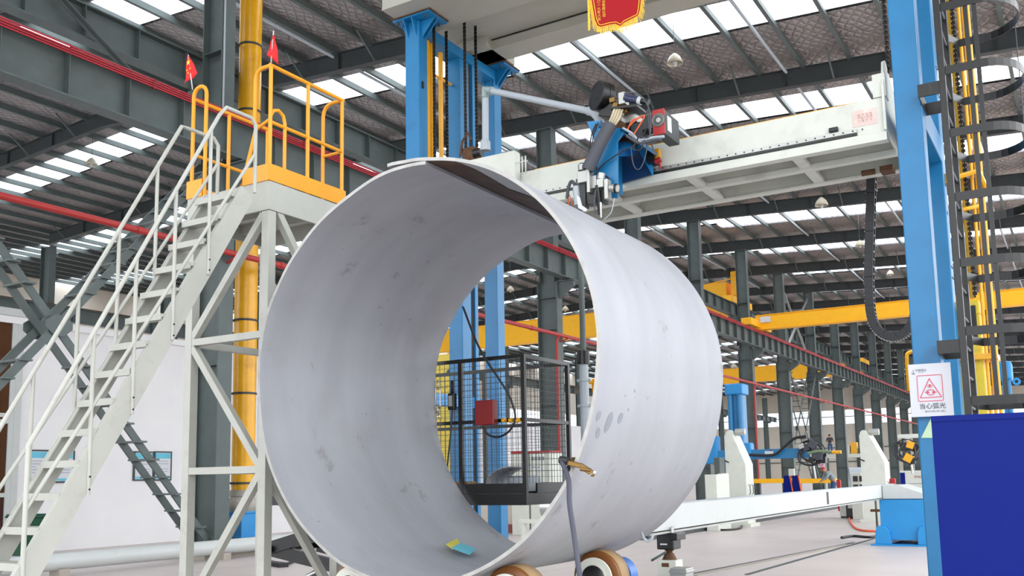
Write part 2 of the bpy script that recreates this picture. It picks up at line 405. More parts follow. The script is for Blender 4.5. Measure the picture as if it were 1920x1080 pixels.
MB().box(OX+.005, OX+.02, wy0, wy1, wz0, wz1).build('pane', M['glass'], wf)
# expansion joints and flush rails let into the floor
b = MB()
for (a, c) in (((1290, 1078), (1600, 1018)), ((1400, 1078), (1640, 1010)),):
    p, q = at(*a, Z=0), at(*c, Z=0); p.z = q.z = .004; b.bar(p, q, .07, .012)
tag(b.build('trim_2', M['steel_dark']), kind='structure')
b = MB(); p, q = at(1300, 1080, Z=0), at(1590, 1022, Z=0); p.z = q.z = .006; b.bar(p, q, .16, .014)
tag(b.build('trim_3', M['concrete']), kind='structure')

# ================================================================== STEEL FRAME
def make_column(y, lab):
    t = thing('steel_column', lab, 'column', (-16.8, y, 0), 'columns between the two bays')
    b = MB(); b.box(-16.42, -16.4+.02, y-.2, y+.2, 0, 8.8).box(-17.22, -17.2, y-.2, y+.2, 0, 8.8).box(-17.2, -16.42, y-.01, y+.01, 0, 8.8)
    for z in (1.9, 4.2, 7.0, 8.2): b.box(-17.2, -16.42, y-.19, y+.19, z, z+.015)
    b.build('shaft', M['steel'], t)
    MB().box(-17.4, -16.2, y-.35, y+.35, 0, .06).box(-17.3, -16.3, y-.3, y+.3, .06, .1).build('base_plate', M['steel_dark'], t)
    b = MB().box(-16.5, -16.48, y-.2, y+.2, 8.8, 14.8).box(-17.12, -17.1, y-.2, y+.2, 8.8, 14.81).box(-17.1, -16.5, y-.01, y+.01, 8.8, 14.8).box(-17.15, -16.45, y-.2, y+.2, 14.77, 14.80)
    for z in (9.9, 11.6): b.box(-17.1, -16.5, y-.19, y+.19, z, z+.015)
    b.build('upper_shaft', M['steel'], t)
    b = MB(); b.prism([(-16.4, y-.09, 8.8), (-15.75, y-.09, 8.8), (-15.75, y-.09, 8.6), (-16.4, y-.09, 8.15)], (0, .18, 0))
    b.box(-16.4, -15.7, y-.15, y+.15, 8.78, 8.82); b.build('corbel', M['steel'], t)
    b = MB(); b.prism([(-17.12, y-.09, 10.9), (-17.75, y-.09, 10.9), (-17.75, y-.09, 10.75), (-17.12, y-.09, 10.3)], (0, .18, 0)); b.build('corbel', M['steel'], t)
    return t
col0 = make_column(YK[0], 'big grey steel column beside the yellow duct, nearest of the row')
for k in range(1, 20):
    dup(col0, (-16.8, YK[k], 0), 'grey steel column, %s behind the one beside the yellow duct, in the row under the crane girder' % ORD[k-1])
c00 = dup(col0, (-16.8, YK[0]-8, 0), 'grey steel column just left of the picture edge carrying the near end of the bracing')
def make_lattice_col(x, y, lab):
    t = thing('steel_column', lab, 'column', (x, y, 0), 'columns on the far side of the left bay')
    MB().box(x-.4, x-.38, y-.2, y+.2, 0, 14.7).box(x+.38, x+.4, y-.2, y+.2, 0, 14.7).box(x-.38, x+.38, y-.01, y+.01, 0, 14.7).build('shaft', M['steel'], t)
    MB().box(x+.4, x+.9, y-.1, y+.1, 10.2, 10.5).build('corbel', M['steel'], t); return t
fc = make_lattice_col(-48.2, YK[2], 'distant grey column seen through the left handrails under the far roof')
for k in range(3, 20): dup(fc, (-48.2, YK[k], 0), 'distant grey column of the far row, %s beyond the one left of the stair' % ORD[k-3])
MB_ = MB()
def girder(name, lab, x, zc, h, w, mt, y0, y1, sp):
    t = thing(name, lab, 'crane girder', (x, y0, zc-h/2)); b = MB().isec((x, y0, zc), (x, y1, zc), h, w, .03, .016)
    y = y0+.4
    while y < min(y1, 170):
        b.box(x-w/2+.01, x+w/2-.01, y-.007, y+.007, zc-h/2+.03, zc+h/2-.03); y += sp
    b.build('beam', mt, t); return t
g1 = girder('crane_girder', 'long grey crane runway girder with the red conductor bars running past the yellow duct', -16.02, 9.32, .93, .36, M['steel'], 2, 171, 1.33)
MB().box(-16.06, -15.98, 2, 171, 9.785, 9.87).build('crane_rail', M['rust'], g1)
g2 = girder('crane_girder', 'upper grey crane girder behind the column, serving the left bay', -17.55, 11.33, .76, .34, M['steel'], 2, 171, 1.33)
MB().box(-17.59, -17.51, 2, 171, 11.71, 11.78).build('crane_rail', M['rust'], g2)
g3 = girder('crane_girder', 'far dark crane girder beyond the left bay with a rusty top edge', -47.4, 10.9, .8, .34, M['steel'], 8, 171, 2.6)
MB().box(-47.44, -47.36, 8, 171, 11.3, 11.38).build('crane_rail', M['rust'], g3)
bb = thing('conductor_bars', 'four parallel red conductor bars along the crane girder top', 'conductor bar', (-15.8, 2, 9.6))
for i in range(4): MB().tube([(-15.8+.004*i, 2, 9.82-.05*i), (-15.8+.004*i, 168, 9.82-.05*i)], .017, 6).build('bar', M['bus'], bb)
b = MB()
for k in range(36): b.box(-15.85, -15.775, 3.4+4.4*k, 3.44+4.4*k, 9.64, 9.85)
b.build('hanger', M['maroon'], bb)
t = thing('water_pipe', 'long red fire water pipe running along the columns', 'pipe', (-16.1, 2, 6.7))
MB().cyl((-16.15, 2, 6.72), (-16.15, 168, 6.72), .07, 12).build('main_pipe', M['red'], t)
b = MB()
for k in range(0, 19):
    for d in (-2.6, 1.4): b.cyl((-16.15, YK[k]+d, 6.72), (-16.15, YK[k]+d+.12, 6.72), .085, 12)
    b.bar((-16.38, YK[k], 6.55), (-16.05, YK[k], 6.64), .04, .05)
b.build('coupling', M['red'], t)
for k in (2, 5):
    y = YK[k]-.55
    MB().tube([(-16.15, y, 6.72), (-16.2, y, 6.6), (-16.25, y, 6.5), (-16.25, y, .9)], .05, 10).build('drop_pipe', M['red'], t)
# rafters
def rafter(y, xa, xb, lab, grp, haunch=True):
    t = thing('roof_rafter', lab, 'rafter', ((xa+xb)/2, y, raft_z((xa+xb)/2)), grp)
    za, zb = raft_z(xa-.01 if xa > -20 else xa+.01), raft_z(xb+.01); b = MB(); h = .6
    b.prism([(xa, y-.006, za), (xb, y-.006, zb), (xb, y-.006, zb+h), (xa, y-.006, za+h)], (0, .012, 0))
    b.bar((xa, y, za+.01), (xb, y, zb+.01), .24, .02); b.bar((xa, y, za+h), (xb, y, zb+h), .24, .02)
    n = int(abs(xa-xb)/3)
    for i in range(1, n):
        x = xa+(xb-xa)*i/n; z = za+(zb-za)*i/n
        b.box(x-.006, x+.006, y-.11, y+.11, z, z+h)
    b.build('beam', M['steel_dark'], t)
    b = MB()
    for i in range(1, n+1):
        x = xa+(xb-xa)*(i-.5)/n; z = za+(zb-za)*(i-.5)/n
        b.bar((x, y-.1, z+.02), (x, y-1.0, z+h+.1), .05, .05, (1, 0, 0))
    b.build('fly_brace', M['steel'], t); return t
for k in range(0, 20):
    nm = ORD[k]
    rafter(YK[k], XR, -17, 'dark rafter over the right hand bay, %s line from the front' % nm, 'rafters over the right bay')
    rafter(YK[k], -17, -32.5, 'dark rafter rising left from the column row, %s line from the front' % nm, 'rafters over the left bay')
    if k < 8: rafter(YK[k], -32.5, -48.2, 'dark rafter beyond the left bay ridge, %s line from the front' % nm, 'rafters beyond the ridge')
# roof conduits
for i, (x, lab) in enumerate(((-7.6, 'thin pale pipe under the roof between the pennant and the hanging lamp'), (-20.4, 'thin pale pipe under the roof just right of the yellow duct'), (-3.1, 'thin pale pipe under the roof right end, left of the blue leg'), (-12.8, 'thin pale pipe under the roof above the mid bay'))):
    tag(MB().cyl((x, 15, raft_z(x)+.55), (x, 168, raft_z(x)+.55), .05, 8).build('roof_pipe', M['pvc']), lab, 'pipe')
# diagonal laced bracing between columns
def bracing(y0, y1, lab, mt):
    t = thing('cross_bracing', lab, 'bracing', (-16.8, (y0+y1)/2, 0)); z0, z1 = .3, 8.9
    for s_ in (0, 1):
        ox = .055*s_
        pa, pb = ((y0, z1), (y1, z0)) if s_ else ((y0, z0), (y1, z1))
        b = MB()
        for x in (-16.5-ox, -17.1+ox): b.bar((x, pa[0], pa[1]), (x, pb[0], pb[1]), .05, .15, (0, 0, 1))
        b.build('diagonal', mt, t)
        b = MB()
        for i in range(1, 24):
            f = i/24; y = pa[0]+(pb[0]-pa[0])*f; z = pa[1]+(pb[1]-pa[1])*f
            if abs(f-.5) > .05: b.box(-17.12, -16.40, y-.11, y+.11, z-.018, z+.018)
        b.build('batten', mt, t)
    ym, zm = (y0+y1)/2, (z0+z1)/2; b = MB()
    for x in (-16.45, -17.17): b.prism([(x, ym-.27, zm-.06), (x, ym-.1, zm-.2), (x, ym+.1, zm-.2), (x, ym+.27, zm-.06), (x, ym+.27, zm+.08), (x, ym+.1, zm+.2), (x, ym-.1, zm+.2), (x, ym-.27, zm+.08)], (.02, 0, 0))
    b.build('gusset', mt, t); return t
bracing(6.98, 14.58, 'grey crossed lattice bracing left of the near column in front of the white office wall', M['steel'])
bracing(YK[6]+.2, YK[7]-.2, 'distant crossed lattice bracing like ladders between two far columns', M['steel'])
t = thing('roof_brace', 'silvery inverted V strut above the far crane beam', 'bracing', (-16.8, YK[6], 10))
ym = (YK[6]+YK[7])/2
MB().bar((-16.8, YK[6]+.2, 9.2), (-16.8, YK[7]-.2, 14.4), .12, .12).bar((-16.8, YK[7]-.2, 9.2), (-16.8, YK[6]+.2, 14.4), .12, .12).build('strut', M['alu'], t)
p, q = at(108, -8, X=-17.25), at(243, 137, X=-17.25)
t = thing('knee_brace', 'sloping grey angle brace crossing the upper girder at top left', 'bracing', p)
MB().bar(p, q, .02, .16, (0, .4, 1)).bar(p+V((.06, 0, 0)), q+V((.06, 0, 0)), .13, .02, (0, 1, .8)).build('angle', M['steel'], t)
# overhead travelling cranes
def crane(y, x0, x1, z0, z1, lab, w=.5, mt=None, trol=None, rail_z=9.9, tr_x=None):
    mt = mt or M['crane']; t = thing('bridge_crane', lab, 'crane', ((x0+x1)/2, y, z0))
    b = MB().box(x0, x1, y-w/2, y+w/2, z0+.03, z1-.03).box(x0, x1, y-w/2-.06, y+w/2+.06, z0, z0+.03).box(x0, x1, y-w/2-.06, y+w/2+.06, z1-.03, z1); b.build('bridge_girder', mt, t, bevel=.01)
    for xe in (x0, x1):
        MB().box(xe-.3, xe+.3, y-2.0, y+2.0, rail_z+.1, rail_z+.5).build('end_truck', mt, t, bevel=.02)
        b = MB()
        for dy in (-1.6, 1.6): b.cyl((xe-.07, y+dy, rail_z+.14), (xe+.07, y+dy, rail_z+.14), .16, 16)
        b.build('wheel', M['steel_dark'], t)
    return t
c1 = crane(54.6, -16.02, 6.5, 9.86, 10.72, 'bright yellow single beam bridge crane ending at the column row, right of the ring', rail_z=9.87)
MB().box(-15.7, -15.1, 54.28, 54.32, 10.25, 10.6).build('number_plate', M['signwhite'], c1)
c2 = crane(57, -17.84, -47.1, 10.85, 12.45, 'orange yellow bridge crane of the left bay seen through the ring opening', .6, rail_z=11.75)
for i, (dx, w_, z_, h_) in enumerate(((-1.6, 1.5, 12.45, .9), (.2, .5, 12.45, 1.5))):
    MB().box(-18.2+dx, -18.2+dx+w_, 56.3, 57.6, z_, z_+h_).build('hoist_box', M['crane'], c2, bevel=.03)
MB().tube([(-19.6, 56.3, 13.3), (-18, 56.3, 13.5), (-17.3, 56.2, 13.9), (-17, 56, 13.2)], .04, 6).build('guard_rail', M['crane'], c2)
text('lettering', '名  重  工', .55, M['red'], c2, (-21.0, 56.66, 12.0), (1, 0, 0), (0, 0, 1), .005)
crane(96, -17.84, -47.1, 10.85, 12.4, 'more distant yellow bridge crane of the left bay right of the ring', .6, rail_z=11.75)
t = thing('yellow_riser', 'thin yellow vertical duct on a far column left of the blue leg', 'duct', (-16, 104, 0))
pp = at(1702, 700, X=-15.7); MB().tube(curve([(pp.x, pp.y, 9.9), (pp.x, pp.y, 13.2), (pp.x+.3, pp.y, 14.0), (pp.x+1.9, pp.y, 14.1)], 6), .2, 10).build('pipe', M['duct'], t)
tag(MB().cyl((-16.44, 14.62, 8.9), (-16.44, 14.62, 14.6), .022, 8).build('conduit_pipe', M['pvc']), 'thin pale conduit running up the near column beside the yellow duct', 'conduit')
# pendant lamps
def lamp(px, py, Y, lab, sc=1.0, X=None):
    p = at(px, py, Y=Y); zt = raft_z(p.x)+.815
    t = thing('pendant_lamp', lab, 'lamp', p, 'bell lamps hanging from the roof')
    sh = MB().lathe(p, (0, 0, 1), [(.24*sc, -.16*sc), (.235*sc, -.1*sc), (.17*sc, .04*sc), (.09*sc, .12*sc), (.03, .17*sc)], 20).build('lamp_shade', M['lampshade'], t, solid=.006)
    MB().lathe(p, (0, 0, 1), [(.0, -.26*sc), (.05*sc, -.24*sc), (.07*sc, -.14*sc), (.05*sc, .02)], 12).build('bulb', M['white'], sh)
    MB().cyl(p+V((0, 0, .15*sc)), (p.x, p.y, zt), .012, 6).build('cord', M['steel'], t)
lamp(1265, 110, 26.2, 'bell shaped lamp hanging by the roof window right of the pennant')
lamp(172, 303, 24.2, 'bell lamp hanging below the left roof before the skylights', X=1)
lamp(1540, 378, 36, 'bell lamp below the white crossbeam near its right end')
lamp(1612, 456, 52, 'small bell lamp left of the hanging cable chain')
lamp(1669, 511, 68, 'tiny bell lamp just right of the hanging cable chain')
lamp(957, 541, 50, 'small lamp seen through the ring opening near its top')
lamp(1060, 578, 58, 'small lamp seen through the ring opening right of the grey column')
lamp(1376, 686, 70, 'small lamp right of the ring above the distant crane')

# ================================================================== THE ROLLED RING
RC, RZ, RR, RY0, RY1 = -4.785, 2.5275, 1.779, 6.30, 9.07
PROF = [(97.4, 1.018), (90, 1.008), (80, 1.0), (69, 1.0), (54.7, 1.0), (33, 1.0), (15, 1.0), (5, .995), (-6.5, .985), (-20, .985), (-37, .99), (-57, 1.0), (-90, 1.01), (-113, 1.012), (-128, 1.003), (-153, .999), (-176, .987), (-190, .995), (-200, .998), (-212, .988), (-230, .979), (-246, .972), (-263, .985), (-276, .985)]
def prof(a):
    for (a0, r0), (a1, r1) in zip(PROF, PROF[1:]):
        if a1 <= a <= a0:
            f = (a0-a)/(a0-a1); f = f*f*(3-2*f); return RR*(r0+(r1-r0)*f)
    return RR
T = .028
def ring_strip(a0, a1, n, name, m, parent, r_in=-T, r_out=0, y0=RY0, y1=RY1, ny=10):
    b = MB(); bm = b.bm
    G = []
    for i in range(n+1):
        a = a0+(a1-a0)*i/n; r = prof(a); c, s_ = cos(radians(a)), sin(radians(a))
        G.append([[bm.verts.new((RC+(r+d)*c, y0+(y1-y0)*j/ny, RZ+(r+d)*s_)) for j in range(ny+1)] for d in (r_out, r_in)])
    for i in range(n):
        A, B = G[i], G[i+1]
        for j in range(ny):
            bm.faces.new((A[0][j], A[0][j+1], B[0][j+1], B[0][j])).smooth = True
            bm.faces.new((A[1][j], B[1][j], B[1][j+1], A[1][j+1])).smooth = True
        for j in (0, ny): bm.faces.new((A[0][j], B[0][j], B[1][j], A[1][j]))
    for i in (0, n):
        for j in range(ny): bm.faces.new((G[i][0][j], G[i][1][j], G[i][1][j+1], G[i][0][j+1]))
    o = b.build(name, m, parent)
    bm2 = bmesh.new(); bm2.from_mesh(o.data)
    for e in bm2.edges:
        if len(e.link_faces) == 2 and e.calc_face_angle(0) > .6: e.smooth = False
    bm2.to_mesh(o.data); bm2.free(); return o
ring = thing('steel_ring', 'huge rolled grey steel plate cylinder lying on amber rollers', 'steel cylinder', (RC, RY0, RZ-RR))
ring_strip(97.4, -276, 190, 'plate', M['ring'], ring)
ring_strip(97.3, 33, 40, 'cut_edge', M['rim'], ring, -T-.0005, .0005, RY0-.003, RY0+.001, 1)
ring_strip(33, -276, 150, 'cut_edge', M['rim'], ring, -T-.0005, .0005, RY0-.003, RY0+.001, 1)
# unground seam strip where the two plate ends lap
b = MB(); rows = []
for j in range(13):
    y = RY0+.004+(RY1-RY0-.01)*j/12; w = 10.5+1.5*sin(j*1.3)+.6*sin(j*2.9); row = []
    for i in range(7):
        a = radians(84.2-w*i/6-1.0*j/12); r = prof(math.degrees(a))-T-.003; row.append((RC+r*cos(a), y, RZ+r*sin(a)))
    rows.append(row)
b.sheet(rows).build('weld_seam', M['seam'], ring, solid=.002)
def outer_hit(px, py):
    d = ray(px, py); t = 4.0
    while t < 14:
        p = EYE+d*t
        if RY0 < p.y < RY1 and hypot(p.x-RC, p.z-RZ) < prof(((math.degrees(atan2(p.z-RZ, p.x-RC))-98) % 360)+98-360): return p
        t += .002
for px, py, ry, ra, tilt in ((1141, 792, .05, 5.0, .5), (1163, 784, .04, 2.6, .3), (1122, 780, .035, 2.4, .2), (1121, 812, .035, 2.6, -.6), (1178, 768, .012, .8, 0), (1172, 742, .01, .6, 0), (1190, 733, .015, .9, 0)):
    h = outer_hit(px, py)
    if h is None: continue
    a0 = math.degrees(atan2(h.z-RZ, h.x-RC)); b = MB(); rim_ = []; 
    for i in range(20):
        w = 2*pi*i/20; y = h.y+ry*cos(w)+tilt*ry*sin(w)*.6; a = a0+ra*sin(w)*.55; r = prof(a)+.0015; rim_.append(b.bm.verts.new((RC+r*cos(radians(a)), y, RZ+r*sin(radians(a)))))
    b.bm.faces.new(rim_); b.build('grease_spot', mat('dried_grease', c8(138, 142, 150), .6) if 'dried_grease' not in bpy.data.materials else bpy.data.materials['dried_grease'], ring)
# papers lying in the bottom
def paper(pts, m, lab):
    P_ = []
    for px, py in pts:
        d = ray(px, py); t0, t1 = 7.0, 14.0
        f = lambda t: hypot((EYE+d*t).x-RC, (EYE+d*t).z-RZ) - (RR*.985-T-.012)
        a_, b_ = None, None; pt = 6.5
        for i in range(400):
            t_ = 5+i*.02
            if f(5+(i)*.02) < 0 <= f(5+(i+1)*.02) : pt = t_
        P_.append(EYE+d*pt)
    o = MB(); o.prism(P_, (0, 0, .004)); tag(o.build('paper_sheet', m), lab, 'paper')
paper([(862, 1018), (893, 1030), (880, 1040), (846, 1028)], M['paper_cyan'], 'cyan paper scrap lying inside the bottom of the steel ring')
paper([(836, 1021), (857, 1010), (862, 1020), (848, 1030)], M['paper_yellow'], 'yellow paper scrap lying beside the cyan one inside the ring')

# ================================================================== ROLLERS
def roller(x, y, lab, side):
    t = thing('support_roller', lab, 'roller', (x, y, 0), 'amber rollers under the ring'); r = .24; zc = .665
    MB().lathe((x, y, zc), (0, 1, 0), [(.15, 0), (r-.05, 0), (r-.012, .012), (r, .035), (r, .225), (r-.012, .25), (.15, .25)], 48, True).build('tyre', M['poly'], t)
    MB().lathe((x, y+.035, zc), (0, 1, 0), [(r+.0015, 0), (r+.0015, .18)], 48).build('worn_tread', M['polyw'], t, solid=.002)
    s_ = side
    b = MB(); pts = [(x+.185*cos(a), y-.05, zc+.185*sin(a)) for a in [radians(20+140*i/14) for i in range(15)]]
    b.prism(pts[::1]+[(x-.3, y-.05, .12), (x+.34, y-.05, .12)], (0, .022, 0)); b.build('side_cheek', M['cream'], t, bevel=.004)
    b = MB(); b.prism([(p_[0], y+.30, p_[2]) for p_ in pts]+[(x-.3, y+.30, .12), (x+.34, y+.30, .12)], (0, .022, 0)); b.build('side_cheek', M['cream'], t, bevel=.004)
    MB().lathe((x, y-.075, zc), (0, 1, 0), [(.0, 0), (.10, 0), (.115, .012), (.115, .05)], 28).build('bearing_cap', M['black'], t)
    MB().lathe((x, y-.06, zc), (0, 1, 0), [(.13, 0), (.13, .02), (.116, .02), (.116, 0), (.13, 0)], 28).build('cap_ring', M['cream'], t)
    return t
xr = RC+2.03*sin(radians(23)); xl = RC-2.03*sin(radians(23))
r0 = roller(xr, 8.08, 'amber roller under the right side of the ring, fully showing right of the hanging cable', 1)
dup(r0, (xr, 6.52, 0), 'amber roller cut by the bottom edge, just left of the hanging cable')
dup(r0, (xl, 8.08, 0), 'amber roller mostly hidden behind the ring bottom, farther of the left pair')
dup(r0, (xl, 6.52, 0), 'amber roller peeping below the lower left edge of the ring')
t = thing('roller_bed', 'grey steel bed carrying the rollers under the ring', 'machine base', (RC, 7.6, 0))
for s_ in (-1, 1):
    MB().box(RC+s_*.79-.34, RC+s_*.79+.36, 6.2, 8.8, 0, .12).build('base_beam', M['cream'], t)
MB().cyl((xr+.0, 8.5, .64), (xr+.0, 8.66, .64), .17, 24).cyl((xr+.0, 8.42, .64), (xr+.0, 8.5, .64), .1, 20).build('drive_motor', mat('motor_blue', c8(60, 110, 180), .35), t)
MB().box(xr+.2, xr+.36, 8.5, 8.66, .42, .56).build('gearbox', M['pvc'], t, bevel=.02)

# ground clamp on the rim with its cable
pc = at(1072, 872, Y=RY0); t = thing('ground_clamp', 'brass welding ground clamp gripping the right rim of the ring', 'clamp', pc)
b = MB(); b.bar(pc+V((-.06, -.045, .03)), pc+V((.11, -.05, -.01)), .035, .035); b.bar(pc+V((.09, -.05, .0)), pc+V((.205, -.04, -.075)), .03, .038)
b.bar(pc+V((.0, -.045, .01)), pc+V((.0, .045, .045)), .032, .032); b.build('jaw', M['brass'], t, bevel=.007)
MB().cyl(pc+V((.10, -.055, -.03)), pc+V((.18, -.05, -.042)), .016, 10).build('spring', M['brass'], t)
MB().cyl(pc+V((.205, -.05, -.06)), pc+V((.11, -.10, -.12)), .005, 8).lathe(pc+V((.21, -.05, -.06)), (0, .3, 1), [(.0, -.016), (.014, -.008), (.014, .008), (0, .016)], 10).build('screw', M['chrome'], t)
MB().cyl(pc+V((-.07, -.05, .04)), pc+V((-.0, -.05, .03)), .03, 10).build('cable_lug', M['rubber'], t)
cb = [pc+V((-.05, -.06, .03)), at(1066, 900, Y=6.2), at(1068, 945, Y=6.15), at(1076, 1000, Y=6.1), at(1087, 1080, Y=6.05)]
e = cb[-1]+V((.05, 0, -.35)); cb.append(e); cb.append(V((e.x+.1, e.y, .03))); cb.append(V((e.x+.6, e.y-.4, .02)))
tag(MB().tube(curve(cb, 8), .019, 10).build('welding_cable', M['cable']), 'thick dark welding cable hanging from the clamp in front of the ring', 'cable')

# ================================================================== ACCESS TOWER AND STAIR
TX0, TX1, TY0, TY1, TZ = -8.0, -6.8, 6.66, 7.80, 4.47
t = thing('access_tower', 'tall white welded access tower with raised platform left of the ring', 'platform', ((TX0+TX1)/2, (TY0+TY1)/2, 0))
def post(x, y, z1=TZ-.175): MB().box(x-.05, x+.05, y-.05, y+.05, 0, z1).build('leg', M['stair'], t, bevel=.004)
for x in (TX0+.055, TX1-.055):
    for y in (TY0+.055, TY1-.055): post(x, y)
b = MB()
b.box(TX0, TX1-.022, TY0, TY0+.02, TZ-.17, TZ+.13).box(TX1-.02, TX1, TY0, TY1, TZ-.17, TZ+.12).box(TX0, TX0+.02, TY0, TY1, TZ-.17, TZ+.12).box(TX0, TX1, TY1-.02, TY1, TZ-.17, TZ+.12)
b.build('platform_frame', M['stair'], t)
b = MB().box(TX0+.02, TX1-.02, TY0+.02, TY1-.02, TZ+.0, TZ+.02)
for y in (TY0+.38, TY0+.76): b.box(TX0+.02, TX1-.02, y-.03, y+.03, TZ-.1, TZ)
b.build('deck', M['stair'], t)
def br(p, q, name='brace'): MB().bar(p, q, .07, .07, (1, 0, 0) if abs(p[0]-q[0]) < .01 else (0, 1, 0)).build(name, M['stair'], t)
yf = TY0+.045; xl_, xr_ = TX0+.1, TX1-.1
for z in (3.05, 1.72): br((xl_, yf, z), (xr_, yf, z+.0), 'rail')
br((xl_, yf, 3.0), (xr_, yf, 1.75)); br((xr_, yf, 1.68), (xl_, yf, .35)); br((xl_, yf, 3.1), (xr_, yf, 4.27))
yb = TY1-.05
for z in (3.05, 1.72): br((xl_, yb, z), (xr_, yb, z), 'rail')
br((xl_, yb, 3.1), (xr_, yb, 4.25))
xs = TX1-.05
br((xs, TY0+.08, 4.42), (xs, TY1-.08, 3.1)); br((xs, TY0+.08, 3.55), (xs, TY1-.3, 2.7)); br((xs, TY0+.08, 1.68), (xs, TY1-.05, .35)); br((xs, TY0+.08, 1.72), (xs, TY1-.08, 1.72), 'rail')
xs = TX0+.05
br((xs, TY0+.08, 1.72), (xs, TY1-.08, 1.72), 'rail'); br((xs, TY0+.08, 3.05), (xs, TY1-.08, 3.05), 'rail')
# yellow guard rails
g = thing('guard_rail', 'yellow tubular guard rail with toe board around the raised white platform', 'railing', ((TX0+TX1)/2, (TY0+TY1)/2, TZ+.13))
Zb, Zt = TZ+.12, 5.82; tb = MB()
tb.box(TX1-.004, TX1+.008, TY0-.01, TY1, TZ+.13, TZ+.30).box(-7.17, TX1, TY0-.012, TY0, TZ+.13, TZ+.30).box(TX0-.01, -7.78, TY0-.012, TY0, TZ+.13, TZ+.32).box(TX0-.01, TX0, TY0, TY1, TZ+.13, TZ+.30)
tb.build('toe_board', M['yellow'], g)
yr = .021; xR = TX1-.025; xL = TX0+.025; yF = TY0+.025; yB = TY1-.03
MB().tube([(xR, yF, Zb), (xR, yF, Zt)], yr).build('post', M['yellow'], g)
MB().tube([(xR, yB, Zb), (xR, yB, Zt)], yr).build('post', M['yellow'], g)
MB().tube([(xR, (yF+yB)/2+.0, Zb), (xR, (yF+yB)/2, Zt)], yr).build('post', M['yellow'], g)
MB().tube([(xR, yF-.02, Zt), (xR, yB+.02, Zt)], yr).build('top_rail', M['yellow'], g)
MB().tube([(xR, yF, 5.22), (xR, yB, 5.22)], yr*.9).build('mid_rail', M['yellow'], g)
# rear side loop
MB().tube([(xR, yB, Zt)]+arc((xR-.14, yB, Zt-.14), (-1, 0, 0), (0, 0, 1), .14, pi/2, 0)+[(xR-.28, yB, Zb)], yr).tube([(xR, yB, 5.22), (xR-.28, yB, 5.22)], yr*.8).build('rear_loop', M['yellow'], g)
MB().tube([(xR, yF, 5.28), (xR, yF+.04, 5.35), (xR, yF+.11, 5.375), (xR, yF+.18, 5.34), (xR, yF+.205, 5.26), (xR, yF+.205, Zb)], yr*.9).build('inner_loop', M['yellow'], g)
# front loop beside the stair, bent inwards below the middle
lp = [(xR, yF, Zt)] + arc((xR-.11, yF, Zt-.11), (-1, 0, 0), (0, 0, 1), .11, pi/2, 0, 5) + [(xR-.22, yF, 5.3), (xR-.2, yF-.0, 5.18), (xR-.33, yF, 4.78)]
MB().tube(lp, yr).tube([(xR-.2, yF, 5.18), (xR, yF, 5.25)], yr*.8).build('front_loop', M['yellow'], g)
# left side
MB().tube([(xL, yF, Zb), (xL, yF, 5.74)]+arc((xL+.1, yF, 5.74), (-1, 0, 0), (0, 0, 1), .1, 0, pi, 8)+[(xL+.2, yF, Zb)], yr).build('left_loop', M['yellow'], g)
MB().tube([(xL, yF, 5.72), (xL, yB, 5.72)], yr).build('top_rail', M['yellow'], g)
MB().tube([(xL, yF, 5.1), (xL, yB, 5.1)], yr*.9).build('mid_rail', M['yellow'], g)
for y in (yF+.5, yB): MB().tube([(xL, y, Zb), (xL, y, 5.72)], yr).build('post', M['yellow'], g)
# flags
def flag(base, top, tri, lab):
    t = thing('small_flag', lab, 'flag', base)
    MB().tube([base, top], .007, 6).build('pole', M['white'], t)
    a, b_, c = tri; rows = []
    n = 6
    for i in range(n+1):
        f = i/n; L, R_ = a.lerp(b_, f), a.lerp(c, f); rows.append([L.lerp(R_, j/n)+V((.0, -.012*sin(j*1.4+i), 0)) for j in range(n+1)])
    cloth = MB().sheet(rows).build('cloth', M['flag'], t, solid=.002)
    st = MB()
    def star(cn, r):
        P_ = [cn+V((r_*cos(pi/2+k*pi/5), -.014, r_*sin(pi/2+k*pi/5))) for k in range(10) for r_ in [(r if k % 2 == 0 else r*.42)]]
        st.prism(P_, (0, .006, 0))
    m_ = a.lerp(b_.lerp(c, .5), .33); star(m_, .034)
    for dx, dz in ((-.02, -.085), (.03, -.075), (-.0, -.12)): star(m_+V((dx, 0, dz)), .012)
    st.build('star', M['gold'], cloth) if 'left' in lab else st.bm.free()
Yf = TY0+.03
flag(at(361, 168, Y=Yf), at(353, 103, Y=Yf), (at(353, 103, Y=Yf), at(345, 158, Y=Yf), at(372, 138, Y=Yf)), 'small red flag with yellow stars on the left end of the yellow railing')
flag(at(508, 122, Y=Yf), at(513, 58, Y=Yf), (at(514, 66, Y=Yf), at(499, 102, Y=Yf), at(524, 122, Y=Yf)), 'small red flag on the tall corner post of the yellow railing')
